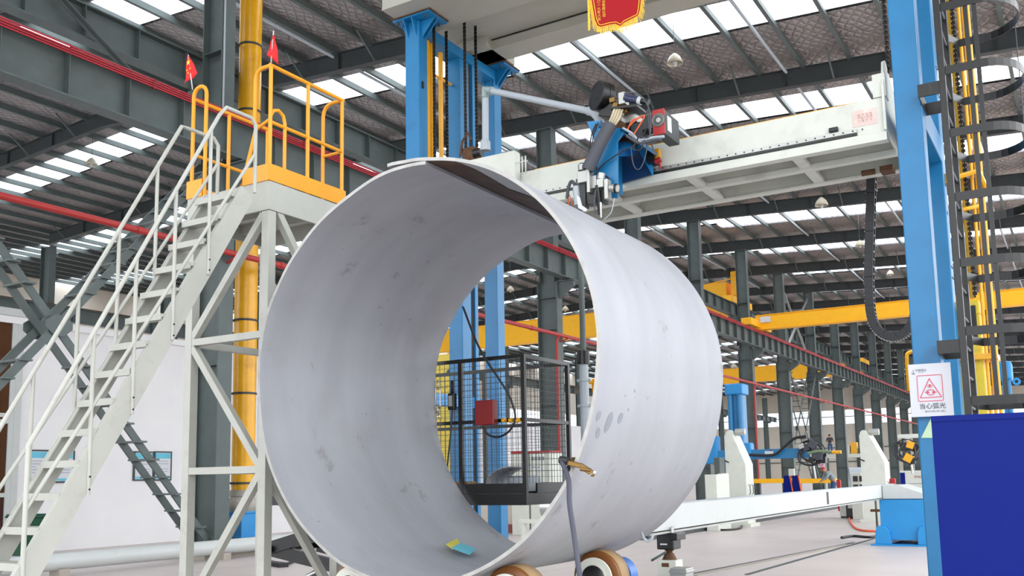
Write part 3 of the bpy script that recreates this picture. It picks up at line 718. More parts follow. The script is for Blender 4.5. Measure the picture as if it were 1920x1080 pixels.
# stair
t = thing('metal_stair', 'steep white metal stair with tubular handrails climbing to the platform', 'stair', (-7.05, 4.9, 0))
SL = (4.40-.94)/(6.34-4.33)           # rise over run
def sy(z): return 6.40-(4.47-z)/SL
XA, XB = -6.82, -7.32
for x in (XA, XB):
    MB().bar((x, sy(.05)-.075, .05-.0), (x, sy(4.47)-.015, 4.40), .012, .185, (0, -1, 1)).bar((x+(-.02 if x == XA else .02), sy(.05)-.075-.072, .05+.042), (x+(-.02 if x == XA else .02), sy(4.47)-.015-.072, 4.442), .05, .01, (0, -1, .55)).build('stringer', M['stair'], t)
z = .26; k = 0
while z < 4.4:
    y = sy(z); MB().box(XB+.012, XA-.012, y-.16, y+.01, z-.03, z).box(XB+.012, XA-.012, y-.165, y-.15, z-.055, z).build('tread', M['stair'], t); z += .256
def stair_rail(x, ztop, post_z, name='handrail'):
    # top rail parallel to the stringer, returning down at the landing
    def off(z, dz): return (x, sy(z)-.0, z+dz)
    hr = 19e-3
    zt = ztop
    top = [(x, sy(.75)-.1, .75+.05), (x, sy(.85)-.1, .85+.62)] if False else []
    P = [(x, sy(1.0)-.13, 1.0-.25), (x, sy(1.0)-.13, 1.0+.9), (x, sy(4.05)-.0-.14, 4.05+1.02)] + [(x, sy(4.05)-.06, zt), (x, sy(4.6)-.06, zt), (x, sy(4.6), zt-.06), (x, sy(4.6)+.0, 4.42)]
    MB().tube(P, hr).build('handrail', M['stair'], t)
    MB().tube([(x, sy(1.0)-.13, 1.0+.42), (x, sy(4.6), 4.6+.22)], hr*.85).build('mid_rail', M['stair'], t)
    y0_, z0_ = sy(1.0)-.13, 1.9; k_ = (5.07-1.9)/(sy(4.05)-.14-y0_)
    for y_ in post_z:
        zs = 4.47-(6.40-y_)*SL
        MB().tube([(x, y_, zs-.14), (x, y_, z0_+k_*(y_-y0_))], hr*.9).build('baluster', M['stair'], t)
        if x > -7: MB().cyl((x+.005, y_, zs-.10), (x+.022, y_, zs-.10), .008, 8).cyl((x+.005, y_, zs-.0), (x+.022, y_, zs-.0), .008, 8).build('bolt', M['black'], t)
stair_rail(XA-.03+.04, 5.17, (5.92, 5.54, 5.15, 4.77))
stair_rail(XB-.02, 5.07, (5.75, 5.36, 4.98, 4.60))

# ================================================================== FLOOR ITEMS AT THE LEFT
t = thing('floor_pipe', 'large white pipe lying along the floor on low stands behind the stair', 'pipe', (-15.7, 2, 0))
MB().cyl((-15.7, 1, .26), (-15.7, 22, .26), .15, 28).build('pipe_body', M['white'], t)
b = MB()
for y in (6.5, 10.5, 14.2, 18): b.box(-15.85, -15.55, y-.1, y+.1, 0, .14)
b.build('stand', M['concrete'], t)
tag(MB().box(-17.6, -15.9, 13.9, 16.6, 0, .1).build('plinth', M['concrete']), 'low concrete plinth below the near column and yellow duct', 'plinth')
t = thing('dust_duct', 'tall glossy yellow vertical duct ending in a blue fan box beside the column', 'duct', (-17.0, 15.95, 0))
dx, dy = -17.0, 15.95
MB().cyl((dx, dy, 1.36), (dx, dy, 15.2), .27, 32).build('pipe_body', M['duct'], t)
b = MB()
for z in (1.55, 3.65, 5.4, 7.4, 9.0, 10.6, 12.3, 14): b.lathe((dx, dy, z), (0, 0, 1), [(.272, 0), (.285, 0), (.285, .05), (.272, .05)], 32).bar((dx-.28, dy, z+.03), (-17.0, dy-.9, z+.03), .05, .04)
b.build('clamp_band', M['steel_dark'], t)
MB().lathe((dx, dy, .92), (0, 0, 1), [(.31, 0), (.36, .08), (.38, .16), (.34, .26), (.28, .34), (.3, .36), (.29, .5)], 28).build('flexible_sleeve', M['cloth'], t)
MB().box(dx-.35, dx+.35, dy-.35, dy+.35, .34, .92).box(dx-.38, dx+.38, dy-.38, dy+.38, .88, .925).box(dx-.38, dx+.38, dy-.38, dy+.38, .335, .38).build('fan_box', M['blue2'], t, bevel=.015)
MB().cyl((dx, dy, .1), (dx, dy, .335), .32, 28).build('base_drum', M['blue2'], t)
# notice boards on the office wall
for i, (xa, xb, ya, yb, lab) in enumerate(((52, 91, 843, 905, 'left board of the left pair of framed cyan topped notices on the office wall'), (94, 138, 844, 905, 'right board of the left pair of framed notices on the office wall'), (251, 287, 846, 901, 'left board of the right pair of framed notices, with a red heading'), (289, 321, 846, 901, 'right board of the right pair of framed notices beside the tower leg'), (421, 428, 850, 905, 'framed notice mostly hidden between the column and the yellow duct'))):
    a, c = at(xa, ya, X=OX+.03), at(xb, yb, X=OX+.03)
    t = thing('notice_board', lab, 'notice board', (OX, (a.y+c.y)/2, c.z), None)
    MB().box(OX+.01, OX+.04, a.y, c.y, c.z, a.z).build('frame', M['steel_dark'], t)
    sh = MB().box(OX+.04, OX+.045, a.y+.05, c.y-.05, c.z+.04, a.z-.04).build('sheet', M['signwhite'], t)
    MB().box(OX+.045, OX+.047, a.y+.05, c.y-.05, a.z-.2, a.z-.05).box(OX+.045, OX+.047, a.y+.05, c.y-.05, c.z+.05, c.z+.11).build('header', M['boardblue'], sh)
    b = MB(); n = 0; z = a.z-.28
    while z > c.z+.18: b.box(OX+.045, OX+.046, a.y+.12, c.y-.12-(.25 if n % 3 == 2 else 0), z, z+.012); z -= .07; n += 1
    b.build('printed_lines', M['greyink'], sh)
p = at(45, 1048, Z=0); t = thing('wheelie_bin', 'dark green wheeled bin standing behind the lower stair', 'bin', p)
b = MB(); rows = []
for z, w in ((.08, .22), (.85, .29)): rows.append((z, w))
b.prism([(p.x-.24, p.y-.22, .08), (p.x+.24, p.y-.22, .08), (p.x+.31, p.y-.22, .9), (p.x-.31, p.y-.22, .9)], (0, .5, 0)); b.build('body', M['green'], t, bevel=.02)
MB().box(p.x-.34, p.x+.34, p.y-.28, p.y+.34, .9, .95).box(p.x-.32, p.x+.32, p.y-.26, p.y+.3, .95, .98).build('lid', M['green'], t, bevel=.01)
MB().cyl((p.x-.28, p.y+.3, .1), (p.x-.2, p.y+.3, .1), .1).cyl((p.x+.2, p.y+.3, .1), (p.x+.28, p.y+.3, .1), .1).build('wheel', M['rubber'], t)

# ================================================================== WELDING GANTRY
LX0, LX1 = -7.91, -7.67
t = thing('welding_gantry', 'tall blue portal frame standing over the steel ring with pale top beams', 'gantry', (-4.6, 11.4, 0))
GA = t
def leg(x0, x1, y0, y1, z1, parent=t):
    MB().box(x0, x1, y0, y1, 0, z1).box(x0-.08, x1+.08, y0-.06, y1+.06, 0, .03).build('leg', M['blue'], parent, bevel=.012)
for ya, yb in ((10.35, 10.55), (11.38, 11.62), (12.36, 12.57)): leg(LX0, LX1, ya, yb, 7.95 if ya > 11 and ya < 12 else 8.1)
MB().box(LX0+.04, LX1-.001, 10.55, 12.36, 7.93, 8.09).box(LX0+.0, LX1+.02, 10.55, 12.36, 7.92, 7.94).build('tie_beam', M['blue'], t)
for ya, yb in ((10.35, 10.55), (12.36, 12.57)):
    b = MB().box(-8.04, -7.40, ya-.12, yb+.12, 8.1, 8.125)
    for x in (-8.0, -7.44):
        b.prism([(x, ya+.06, 8.1), (LX0 if x < -7.8 else LX1, ya+.06, 8.1), (LX0 if x < -7.8 else LX1, ya+.06, 7.84)], (0, .012, 0))
        b.prism([(x, yb-.06, 8.1), (LX0 if x < -7.8 else LX1, yb-.06, 8.1), (LX0 if x < -7.8 else LX1, yb-.06, 7.84)], (0, .012, 0))
    for x in (LX0+.05, LX1-.05): b.prism([(x, ya-.12, 8.1), (x, ya, 8.1), (x, ya, 7.86)], (.012, 0, 0))
    b.build('cap_plate', M['blue'], t)
    MB().box(-8.05, -7.38, ya-.13, yb+.13, 8.126, 8.145).build('shim_plate', M['rust'], t)
    b = MB()
    for x in (-7.98, -7.5): b.cyl((x, ya-.07, 8.06), (x, ya-.07, 8.19), .016, 6).cyl((x, yb+.07, 8.06), (x, yb+.07, 8.19), .016, 6)
    b.build('bolt', M['steel_dark'], t)
MB().box(LX1, LX1+.02, 10.41, 10.45, 7.1, 7.2).build('bracket', M['black'], t, bevel=.005)
MB().box(-7.76, -7.70, 11.63, 11.70, 0, 7.92).build('guide_rail', M['rust'], t)
MB().box(-7.74, -7.66, 11.71, 11.79, 0, 7.92).build('guide_post', M['blue'], t)
MB().box(LX0+.04, LX1-.02, 10.55, 11.38, 2.62, 2.78).build('tie_beam', M['blue2'], t); MB().box(LX0+.04, LX1-.02, 11.62, 12.36, 2.62, 2.78).build('tie_beam', M['blue2'], t)
# right legs
RX0, RX1 = -1.45, -1.19
for ya, yb in ((10.35, 10.60), (11.93, 12.18)): leg(RX0, RX1, ya, yb, 8.1)
MB().box(RX0+.02, RX1-.001, 10.6, 11.93, 5.2, 5.5).build('tie_beam', M['blue'], t, bevel=.01)
MB().box(RX0+.02, RX1-.001, 10.6, 11.93, 7.9, 8.1).build('tie_beam', M['blue'], t)
b = MB()
for z in (6.2, 6.05, 3.95, 3.82, 6.4): 
    for y in (12.0, 12.08): b.cyl((RX1, y, z), (RX1+.008, y, z), .012, 6)
b.build('bolt', M['black'], t)
# top beams
b = MB().box(-8.0, -.9, 9.93, 10.86, 8.146, 8.165).box(-8.0, -.9, 10.83, 10.85, 8.165, 8.9).box(-8.0, -.9, 9.94, 9.96, 8.165, 8.9).box(-8.0, -.9, 9.93, 10.86, 8.9, 8.92)
b.build('top_beam', M['beamgrey'], t)
b = MB().box(-8.0, -.9, 11.82, 12.26, 8.146, 8.165).box(-8.0, -.9, 11.84, 11.86, 8.165, 8.9).box(-8.0, -.9, 12.22, 12.24, 8.165, 8.9).box(-8.0, -.9, 11.84, 12.26, 8.9, 8.92)
b.build('top_beam', M['beamgrey'], t)
MB().box(-8, -.9, 10.86, 11.82, 8.3, 8.32).build('mid_plate', M['beamgrey'], t)
MB().box(-8, -.9, 10.862, 10.875, 8.285, 8.3).build('seam_gap', M['black'], t); MB().box(-8, -.9, 11.80, 11.815, 8.285, 8.3).build('seam_gap', M['black'], t)
for x in (-4.6, -2.9): MB().box(x-.07, x+.07, 10.88, 11.8, 8.17, 8.3).build('cross_rib', M['beamgrey'], t)
MB().box(-7.9, -7.36, 11.65, 12.5, 8.146, 8.3).build('saddle_plate', M['beamgrey'], t)
# yellow guides left
t = thing('yellow_guide_frame', 'yellow vertical guide bars inside the left legs of the blue gantry', 'guide frame', (-7.8, 10.9, 4.9))
MB().box(-7.79, -7.72, 10.62, 10.68, 4.9, 7.93).build('bar', M['duct'], t); MB().box(-7.79, -7.72, 10.74, 10.80, 4.9, 7.93).build('bar', M['duct'], t)
MB().box(-7.83, -7.79, 11.05, 11.11, 4.9, 7.93).build('bar', M['duct'], t)
MB().box(-7.83, -7.80, 10.8, 11.05, 7.50, 7.53).build('bar', M['duct'], t)
MB().box(-7.83, -7.80, 11.11, 11.36, 7.50, 7.53).build('bar', M['duct'], t)
# chains
def chain(p, z0, z1, lab, r=.016, m='chain'):
    t = thing('lifting_chain', lab, 'chain', (p[0], p[1], z0), 'lifting chains of the gantry'); b = MB(); z = z0; i = 0
    while z < z1:
        if i % 2: b.box(p[0]-.022, p[0]+.022, p[1]-.006, p[1]+.006, z, z+.038)
        else: b.box(p[0]-.008, p[0]+.008, p[1]-.02, p[1]+.02, z, z+.034)
        z += .03; i += 1
    b.build('links', M[m], t); return t
pz = at(814.5, 200, X=-7.56); chain((pz.x, pz.y), 4.8, 8.1, 'black roller chain nearest the front blue leg')
pz = at(838, 200, X=-7.56); chain((pz.x, pz.y), 4.8, 8.1, 'black roller chain just left of the middle blue leg')
pz = at(872, 150, Y=10.9); chain((pz.x, 10.9), 5.7, 8.4, 'black roller chain just right of the middle blue leg')
pz = at(893, 180, Y=11.3); chain((pz.x, 11.3), 5.8, 8.4, 'black roller chain left of the rear blue leg')
pz = at(1661, 60, Y=10.75); chain((pz.x, 10.75), 5.95, 8.4, 'black chain hanging beside the right blue leg above the crossbeam')
# crossbeam
t = thing('welding_crossbeam', 'long pale grey horizontal crossbeam carrying the blue welding carriage', 'crossbeam', (-3.9, 11.1, 5.1)); CB = t
BX0, BX1 = -7.1, -1.56
b = MB().box(BX0, BX1, 10.45, 10.47, 5.2, 5.56).box(BX0, BX1, 10.45, 11.72, 5.555, 5.575).box(BX0, BX1, 11.70, 11.72, 5.12, 5.555)
b.build('box_body', M['cream'], t)
b = MB().box(BX0, BX1, 10.44, 10.56, 5.1, 5.2); b.build('lower_flange', M['cream'], t, bevel=.005)
MB().box(BX0, BX1, 11.0, 11.1, 5.1, 5.16).box(BX0, BX1, 11.04, 11.06, 5.16, 5.55).build('centre_rib', M['cream'], t)
MB().box(BX0, BX1, 11.64, 11.76, 5.1, 5.12).build('rear_flange', M['cream'], t)
for x in (-6.3, -4.95, -3.82, -2.55):
    MB().box(x-.06, x+.06, 10.5, 11.68, 5.12, 5.16).box(x-.01, x+.01, 10.5, 11.68, 5.16, 5.55).build('cross_rib', M['cream'], t)
b = MB(); b.prism([(BX1-.02, 10.40, 5.2), (BX1-.02, 11.76, 5.1), (BX1-.02, 11.76, 5.6), (BX1-.02, 10.95, 5.9), (BX1-.02, 10.62, 6.05), (BX1-.02, 10.52, 6.0), (BX1-.02, 10.40, 5.7)], (.03, 0, 0)); b.box(BX1-.11, BX1+.02, 10.43, 10.62, 5.58, 5.84)
b.build('end_plate', M['cream'], t, bevel=.006)
MB().box(BX0+.9, -1.86, 10.425, 10.45, 5.235, 5.275).build('linear_rail', M['alu'], t)
MB().box(BX0+.9, -1.86, 10.43, 10.45, 5.205, 5.225).build('gear_rack', M['black'], t)
b = MB()
for i in range(44): b.cyl((-6.1+i*.1, 10.424, 5.255), (-6.1+i*.1, 10.42, 5.255), .009, 8)
b.build('rail_bolt', M['black'], t)
MB().box(-5.9, -1.86, 10.5, 10.62, 5.576, 5.60).build('cable_tray', M['duct'], t)
MB().box(-5.9, -1.9, 10.452, 10.46, 5.50, 5.512).build('slot', M['black'], t)
MB().box(-2.15, -2.05, 10.41, 10.45, 5.29, 5.34).build('end_stop', M['black'], t, bevel=.01)
MB().box(-1.90, -1.645, 10.446, 10.449, 5.30, 5.48).build('pink_label', M['pink'], t)
text('label_writing', '操 作 规 程\n严禁吊装焊\n注 意 安 全', .032, mat('faded_red_print', c8(205, 165, 158), .6), t, (-1.77, 10.444, 5.39), (1, 0, 0), (0, 0, 1), .0004)
MB().box(-1.8, -1.66, 11.35, 11.55, 5.04, 5.1).cyl((-2.0, 11.35, 5.05), (-1.85, 11.35, 5.05), .035, 12).build('guide_shoe', M['rust'], t)
MB().box(-7.12, -6.08, 10.28, 10.44, 5.42, 5.84).build('gear_housing', M['cream'], t, bevel=.03)
b = MB()
for x in (-5.98, -5.93): b.cyl((x, 10.3, 5.5), (x, 10.3, 5.73), .01, 8)
b.cyl((-6.08, 10.3, 5.66), (-5.9, 10.3, 5.66), .008, 8); b.build('handle', M['cream'], t)
tm = thing('hoist_gear', 'rusty chain hoist gear on top of the pale housing between the blue legs', 'hoist', (-6.9, 10.6, 5.85))
p = at(885, 268, Y=10.6); MB().box(p.x-.11, p.x+.1, 10.5, 10.7, 5.85, 6.12).build('gear_case', M['rust'], tm, bevel=.03)
MB().tube([p+V((-.13, -.1, -.2)), p+V((-.08, -.12, 0)), p+V((0, -.1, .12)), p+V((.05, -.1, .0))], .02, 6).build('chain_loop', M['rust'], tm)
MB().cyl((p.x+.1, 10.5, 6.0), (p.x+.22, 10.5, 6.0), .06, 14).build('motor', M['black'], tm)
# conduit jib
t = thing('conduit_jib', 'grey plastic pipe rising from the beam and reaching over to the welding head', 'pipe', at(910, 280, Y=10.4))
a, c, d = at(910, 280, Y=10.4), at(910, 168, Y=10.4), at(1103, 208, Y=10.05)
MB().cyl(a, c, .045, 18).build('upright', M['pvc'], t); MB().cyl(c, d, .042, 18).build('boom', M['pvc'], t)
MB().lathe(a, (0, 0, 1), [(.07, -.02), (.07, .1), (.045, .14)], 18).build('socket', M['pvc'], t)
MB().tube([c+V((0, 0, -.12)), c+V((0, 0, 0)), c+(d-c).normalized()*.14], .058, 14).build('elbow', mat('elbow_grey_green', c8(140, 158, 155), .45), t)
MB().tube([d, d+(d-c).normalized()*.08, d+V((.14, -.02, -.12)), d+V((.17, -.02, -.22))], .055, 12).build('end_elbow', M['pvc'], t)

# ------------------------------------------------------------------ welding carriage and head
yF_ = 9.62
def q(x, y, Y=yF_): return at(x, y, Y=Y)
t = thing('welding_carriage', 'blue welding head carriage on the crossbeam above the ring', 'welding carriage', q(1150, 330)); WC = t
b = MB(); b.prism([q(1113, 246), q(1120, 240), q(1163, 240), q(1187, 254), q(1187, 261), q(1168, 251), q(1158, 264), q(1158, 371), q(1143, 371), q(1128, 352), q(1112, 338)], (0, .03, 0)); b.build('front_plate', M['blue'], t, bevel=.004)
b = MB(); b.prism([q(1163, 239), q(1188, 254), q(1188, 262), q(1163, 247)], (0, .78, 0)); b.build('hood', M['blue'], t)
b = MB(); Ym = 10.39; b.prism([at(1150, 270, Y=Ym), at(1187, 262, Y=Ym), at(1221, 290, Y=Ym), at(1222, 327, Y=Ym), at(1160, 345, Y=Ym)], (0, .03, 0)); b.build('mounting_plate', mat('shaded_blue_plate', c8(22, 60, 104), .4), t)  # darker blue paints in the shade inside the bracket
b = MB(); b.prism([at(1187, 264, Y=Ym-.06), at(1221, 291, Y=Ym-.06), at(1222, 327, Y=Ym-.06)], (0, .05, 0)); b.build('gusset', M['blue2'], t)
xl0 = q(1112, 300).x; b = MB(); b.prism([(xl0, yF_+.03, q(1112, 246).z), (xl0, Ym, q(1112, 246).z-.02), (xl0, Ym, 5.0), (xl0, yF_+.03, q(1112, 338).z)], (.02, 0, 0)); b.build('side_cheek', M['blue'], t)
MB().lathe(at(1170, 282, Y=10.0), (0, 0, 1), [(.13, -.03), (.13, .03), (.10, .07), (.0, .075)], 24).build('motor_flange', M['blue2'], t)
b = MB(); b.prism([q(1100, 228), q(1126, 226), q(1114, 262)], (0, .25, 0)); b.build('upper_bracket', M['blue'], t)
MB().box(q(1128, 240).x, q(1164, 240).x, 9.66, 10.3, q(1150, 241).z, q(1150, 236).z+.05).build('top_tray', M['rust'], t)
# wire spool drum
pc = q(1128, 182, 9.75); ax = V((-.56, -.82, .12)).normalized()
MB().lathe(pc-ax*.09, ax, [(.0, 0), (.17, 0), (.178, .008), (.178, .07), (.172, .072), (.172, .078), (.178, .08), (.178, .16), (.17, .168), (.15, .168), (.148, .164), (.05, .164), (.045, .17), (0, .17)], 40).build('wire_drum', M['black'], t)
MB().box(pc.x+.0, pc.x+.22, 9.7, 9.95, pc.z-.28, pc.z-.05, rot=Matrix.Rotation(.3, 3, 'Y')).build('drum_bracket', M['black'], t, bevel=.01)
p = q(1170, 196); MB().box(p.x-.16, p.x+.17, 9.6, 9.85, p.z-.045, p.z-.02, rot=Matrix.Rotation(.12, 3, 'Y')).build('feeder_plate', M['black'], t)
p = q(1165, 185); MB().box(p.x-.03, p.x+.05, 9.6, 9.72, p.z-.07, p.z+.07).build('wire_feeder', M['alu'], t, bevel=.008)
MB().cyl(q(1172, 183), q(1197, 188), .045, 20).build('feed_motor', mat('navy_motor', c8(40, 48, 78), .35), t)
MB().cyl(q(1197, 188), q(1203, 189.5), .047, 20).build('motor_collar', M['white'], t); MB().cyl(q(1203, 189), q(1216, 192), .036, 20).build('motor_tail', M['black'], t)
b = MB()
for i in range(5): p = q(1150+i*4, 190+((i*7) % 5)*4); b.box(p.x-.03, p.x+.03, 9.58+i*.02, 9.66+i*.02, p.z-.02-.01*i, p.z+.03, rot=Matrix.Rotation(.4*i, 3, 'Y'))
b.build('fittings', M['brass'], t)
# bundle of pale hoses into the black sleeve
for i in range(4):
    MB().tube(curve([q(1150+i*6, 222-2*i, 9.6+.03*i), q(1152+i*5, 206, 9.55+.03*i), q(1146+i*5, 222, 9.5), q(1138+i*4, 238, 9.5)], 6), .014, 8).build('pale_hose', mat('pale_hose', c8(190, 178, 150), .6) if i == 0 else bpy.data.materials['pale_hose'], t)
MB().tube(curve([q(1146, 232, 9.48), q(1131, 258, 9.46), q(1115, 290, 9.45), q(1102, 318, 9.45)], 6), .075, 18).build('hose_sleeve', M['hose'], t)
# cooling box with fan
p0, p1 = q(1225, 209, 9.7), q(1247, 250, 9.7)
MB().box(p0.x, p1.x, 9.7, 10.15, p1.z, p0.z).build('cooler_case', M['steel_dark'], t, bevel=.008)
MB().box(p0.x-.005, p1.x+.005, 9.68, 9.70, p1.z-.005, p0.z+.005).build('cooler_front', M['redbox'], t, bevel=.004)
pm = (p0+p1)/2; b = MB().lathe((pm.x, 9.678, pm.z+.02), (0, -1, 0), [(.03, 0), (.03, .006), (.0, .006)], 20)
for r in (.045, .06, .072): b.tube(arc((pm.x, 9.672, pm.z+.02), (1, 0, 0), (0, 0, 1), r, 0, 2*pi, 24)[:-1], .003, 5, closed=True)
b.build('fan_guard', M['alu'], t); MB().lathe((pm.x, 9.68, pm.z+.02), (0, -1, 0), [(.08, 0), (.08, .002), (.0, .002)], 24).build('fan_opening', M['black'], t)
MB().box(p0.x-.17, p0.x-.0, 9.78, 9.98, p1.z+.13, p0.z-.0).build('junction_box', M['black'], t)
MB().box(p1.x+.001, p1.x+.004, 9.78, 9.9, p1.z+.06, p0.z-.05).build('data_label', M['signwhite'], t)
p = q(1190, 240, 9.8); MB().box(p.x-.05, p.x+.1, 9.8, 10.0, p.z-.14, p.z+.06).build('control_box', M['steel_dark'], t, bevel=.006)
p = q(1180, 226, 9.8); MB().box(p.x-.08, p.x+.1, 9.75, 9.95, p.z-.04, p.z+.05).build('terminal_block', M['alu'], t, bevel=.006)
for i, (pts, r, m) in enumerate((
    ([(1178, 238), (1192, 225), (1206, 217), (1207, 221), (1196, 240), (1188, 252)], .008, 'orange'), ([(1176, 245), (1186, 226), (1204, 219)], .008, 'orange'),
    ([(1170, 175), (1190, 174), (1205, 184), (1217, 205), (1220, 235), (1215, 258), (1190, 252)], .008, 'hose'),
    ([(1180, 250), (1200, 262), (1225, 258), (1245, 256)], .017, 'pvc'), ([(1175, 255), (1200, 268), (1228, 262), (1240, 262)], .015, 'hose'), ([(1168, 240), (1185, 250), (1198, 264), (1208, 270)], .012, 'pvc'),
    ([(1183, 275), (1186, 302), (1192, 316), (1200, 316), (1208, 300), (1213, 275), (1208, 262)], .006, 'hose'),
    ([(1118, 322), (1135, 305), (1165, 285), (1190, 272), (1205, 255), (1212, 240)], .008, 'rubber'), ([(1205, 235), (1195, 262), (1188, 275), (1195, 282), (1203, 278), (1205, 268)], .009, 'rubber'),
    ([(1118, 232), (1110, 250), (1106, 275), (1104, 300), (1105, 315)], .009, 'rubber'), ([(1122, 230), (1112, 255), (1112, 280), (1108, 305)], .009, 'rubber'), ([(1214, 205), (1217, 235), (1222, 270), (1228, 290)], .01, 'hose'),
    ([(1152, 372), (1147, 395), (1140, 405), (1133, 411)], .007, 'pvc'), ([(1082, 352), (1072, 340), (1066, 352), (1063, 372)], .02, 'hose'), ([(1064, 360), (1070, 372), (1074, 385)], .007, 'orange'), ([(1062, 362), (1066, 376), (1064, 388)], .007, 'orange'),
    ([(1100, 305), (1116, 312), (1120, 322), (1112, 330)], .009, 'rubber'), ([(1140, 340), (1146, 350), (1142, 365), (1134, 372)], .012, 'rubber'), ([(1136, 330), (1142, 336), (1138, 346)], .01, 'rubber'))):
    MB().tube(curve([q(x, y, 9.52+.015*(i % 4)) for x, y in pts], 6), r, 8).build('hose', M[m], t)
p = q(1228, 290, 10.3); MB().box(p.x-.09, p.x+.0, 10.25, 10.42, p.z-.1, p.z+.06).build('switch_box', M['black'], t)
MB().box(p.x+.0, p.x+.05, 10.3, 10.38, p.z-.05, p.z+.07).build('switch_body', M['duct'], t); MB().cyl((p.x-.0, 10.3, p.z-.09), (p.x+.07, 10.3, p.z-.07), .035, 14).cyl((p.x+.05, 10.3, p.z-.07), (p.x+.06, 10.3, p.z-.19), .014, 10).build('red_plug', M['redbox'], t)
# slides, torches
def blk(x0, y0, x1, y1, m, name, Y=9.5, d=.1, bev=.005):
    a, c = q(x0, y0, Y), q(x1, y1, Y); MB().box(a.x, c.x, Y, Y+d, min(c.z, a.z), max(a.z, c.z)).build(name, M[m], t, bevel=bev)
blk(1082, 322, 1101, 340, 'alu', 'slide_block', 9.46, .12); blk(1099, 318, 1106, 360, 'alu', 'slide_plate', 9.44); blk(1083, 336, 1098, 388, 'steel_dark', 'slide_body', 9.5)
blk(1107, 330, 1118, 352, 'alu', 'slide_block'); blk(1118, 336, 1131, 350, 'alu', 'slide_block', 9.44); blk(1132, 336, 1140, 372, 'alu', 'slide_plate', 9.44); blk(1100, 362, 1116, 382, 'black', 'clamp_block', 9.5)
blk(1112, 350, 1122, 372, 'steel_dark', 'slide_body', 9.52); blk(1126, 345, 1134, 380, 'steel_dark', 'slide_body', 9.5)
MB().cyl(q(1091, 320, 9.5), q(1091, 309, 9.5), .045, 18).build('knob', M['alu'], t); MB().cyl(q(1126, 336, 9.5), q(1128, 325, 9.5), .045, 18).build('knob', M['alu'], t); MB().cyl(q(1091, 309, 9.5), q(1091, 306.5, 9.5), .03, 14).build('knob_cap', M['black'], t)
MB().cyl(q(1144, 352, 9.48), q(1158, 354, 9.48), .045, 20).build('hand_wheel', M['alu'], t); MB().lathe(q(1154, 354, 9.48), (1, 0, -.1), [(.03, 0), (.058, 0), (.058, .02), (.03, .02)], 24).build('wheel_rim', M['black'], t)
MB().tube([q(1120, 348, 9.46), q(1123, 375, 9.46), q(1124, 402, 9.42)], [.028, .028, .016], 12).build('torch', M['black'], t); MB().tube([q(1126, 380, 9.42), q(1127, 408, 9.4)], [.016, .01], 10).build('torch_tip', M['chrome'], t)
MB().tube([q(1117, 356, 9.42), q(1114, 385, 9.4), q(1117, 400, 9.4)], .008, 8).build('probe', M['hose'], t)
MB().cyl(q(1080, 350, 9.5), q(1083, 385, 9.5), .04, 16).build('flux_nozzle', M['pvc'], t)
b = MB(); b.prism([q(1081, 366, 9.4), q(1087, 370, 9.4), q(1091, 385, 9.4), q(1101, 392, 9.4), q(1098, 397, 9.4), q(1084, 390, 9.4)], (0, .01, 0)); b.build('white_rag', M['signwhite'], t)
# red award pennant
t = thing('award_pennant', 'dark red velvet pennant with gold lettering and yellow fringe hung from the top beam', 'pennant', (-4.53, 9.9, 7.0))
Yp = 9.90; PN = [q(x, y, Yp) for x, y in ((1105, -60), (1108.5, 0), (1114.5, 37), (1119.6, 49), (1127, 51.5), (1142, 47.5), (1154, 46), (1163.3, 50), (1171, 43.5), (1190, 34), (1197.5, 29.5), (1201, 18), (1203, 0), (1206, -60))]
PN = [V((PN[0].x-.02, Yp, 8.5))]+PN+[V((PN[-1].x+.0, Yp, 8.5))]
xa, xb, xm, zL = PN[2].x, PN[-3].x, PN[8].x, PN[5].z; cen = V(((xa+xb)/2, Yp, 7.9))
b = MB(); b.prism([(p.x, Yp, p.z) for p in PN], (0, .012, 0)); b.build('cloth', M['velvet'], t)
inn = []
for i in range(len(PN)):
    a_, c_ = PN[max(i-1, 0)], PN[min(i+1, len(PN)-1)]; d_ = (c_-a_).normalized(); inn.append(PN[i]+V((d_.z, 0, -d_.x))*-.03)
MB().tube([(p.x, Yp-.002, p.z) for p in inn], .005, 6).build('gold_piping', M['gold'], t)
P_ = [(p.x, p.z) for p in PN]; MB().tube([(x, Yp-.002, z) for x, z in P_], .006, 6).build('edge_cord', M['gold'], t)
b = MB(); random.seed(3)
for (x0, z0), (x1, z1) in zip(P_, P_[1:]):
    L = hypot(x1-x0, z1-z0); n = max(2, int(L/.009))
    if z0 > 7.6 and z1 > 7.6: n = int(L/.02)
    for i in range(n):
        f = i/n; x, z = x0+(x1-x0)*f, z0+(z1-z0)*f; out = -.03 if x < xa+.06 else (.035 if x > xb-.06 else 0)
        l = random.uniform(.06, .10); b.bar((x, Yp+random.uniform(-.004, .008), z), (x+out*random.uniform(.6, 1.2), Yp+random.uniform(-.004, .008), z-l), .006, .003)
o = b.build('fringe', M['gold'], t); o['kind'] = 'stuff'
b = MB()
for i in range(16): b.bar((xa-.04+.004*(i % 6), Yp-.01+.003*(i//6), 8.4), (xa-.045+.005*(i % 6), Yp-.01+.003*(i//6), zL-.0+.02*(i % 4)), .005, .004)
o = b.build('tassel', M['gold'], t); o['kind'] = 'stuff'
MB().cyl((xa-.08, Yp, 8.5), (xb+.08, Yp, 8.5), .015, 12).build('hanging_rod', M['gold'], t)
text('lettering', '二\n〇\n一\n九\n年\n六\n月', .045, M['gold'], t, (xa+.10, Yp-.003, zL+.24), (1, 0, .0), (0, 0, 1), .001)
text('lettering', '山\n管\n业\n有\n限\n公\n司', .045, M['gold'], t, (xa+.165, Yp-.003, zL+.27), (1, 0, .0), (0, 0, 1), .001)
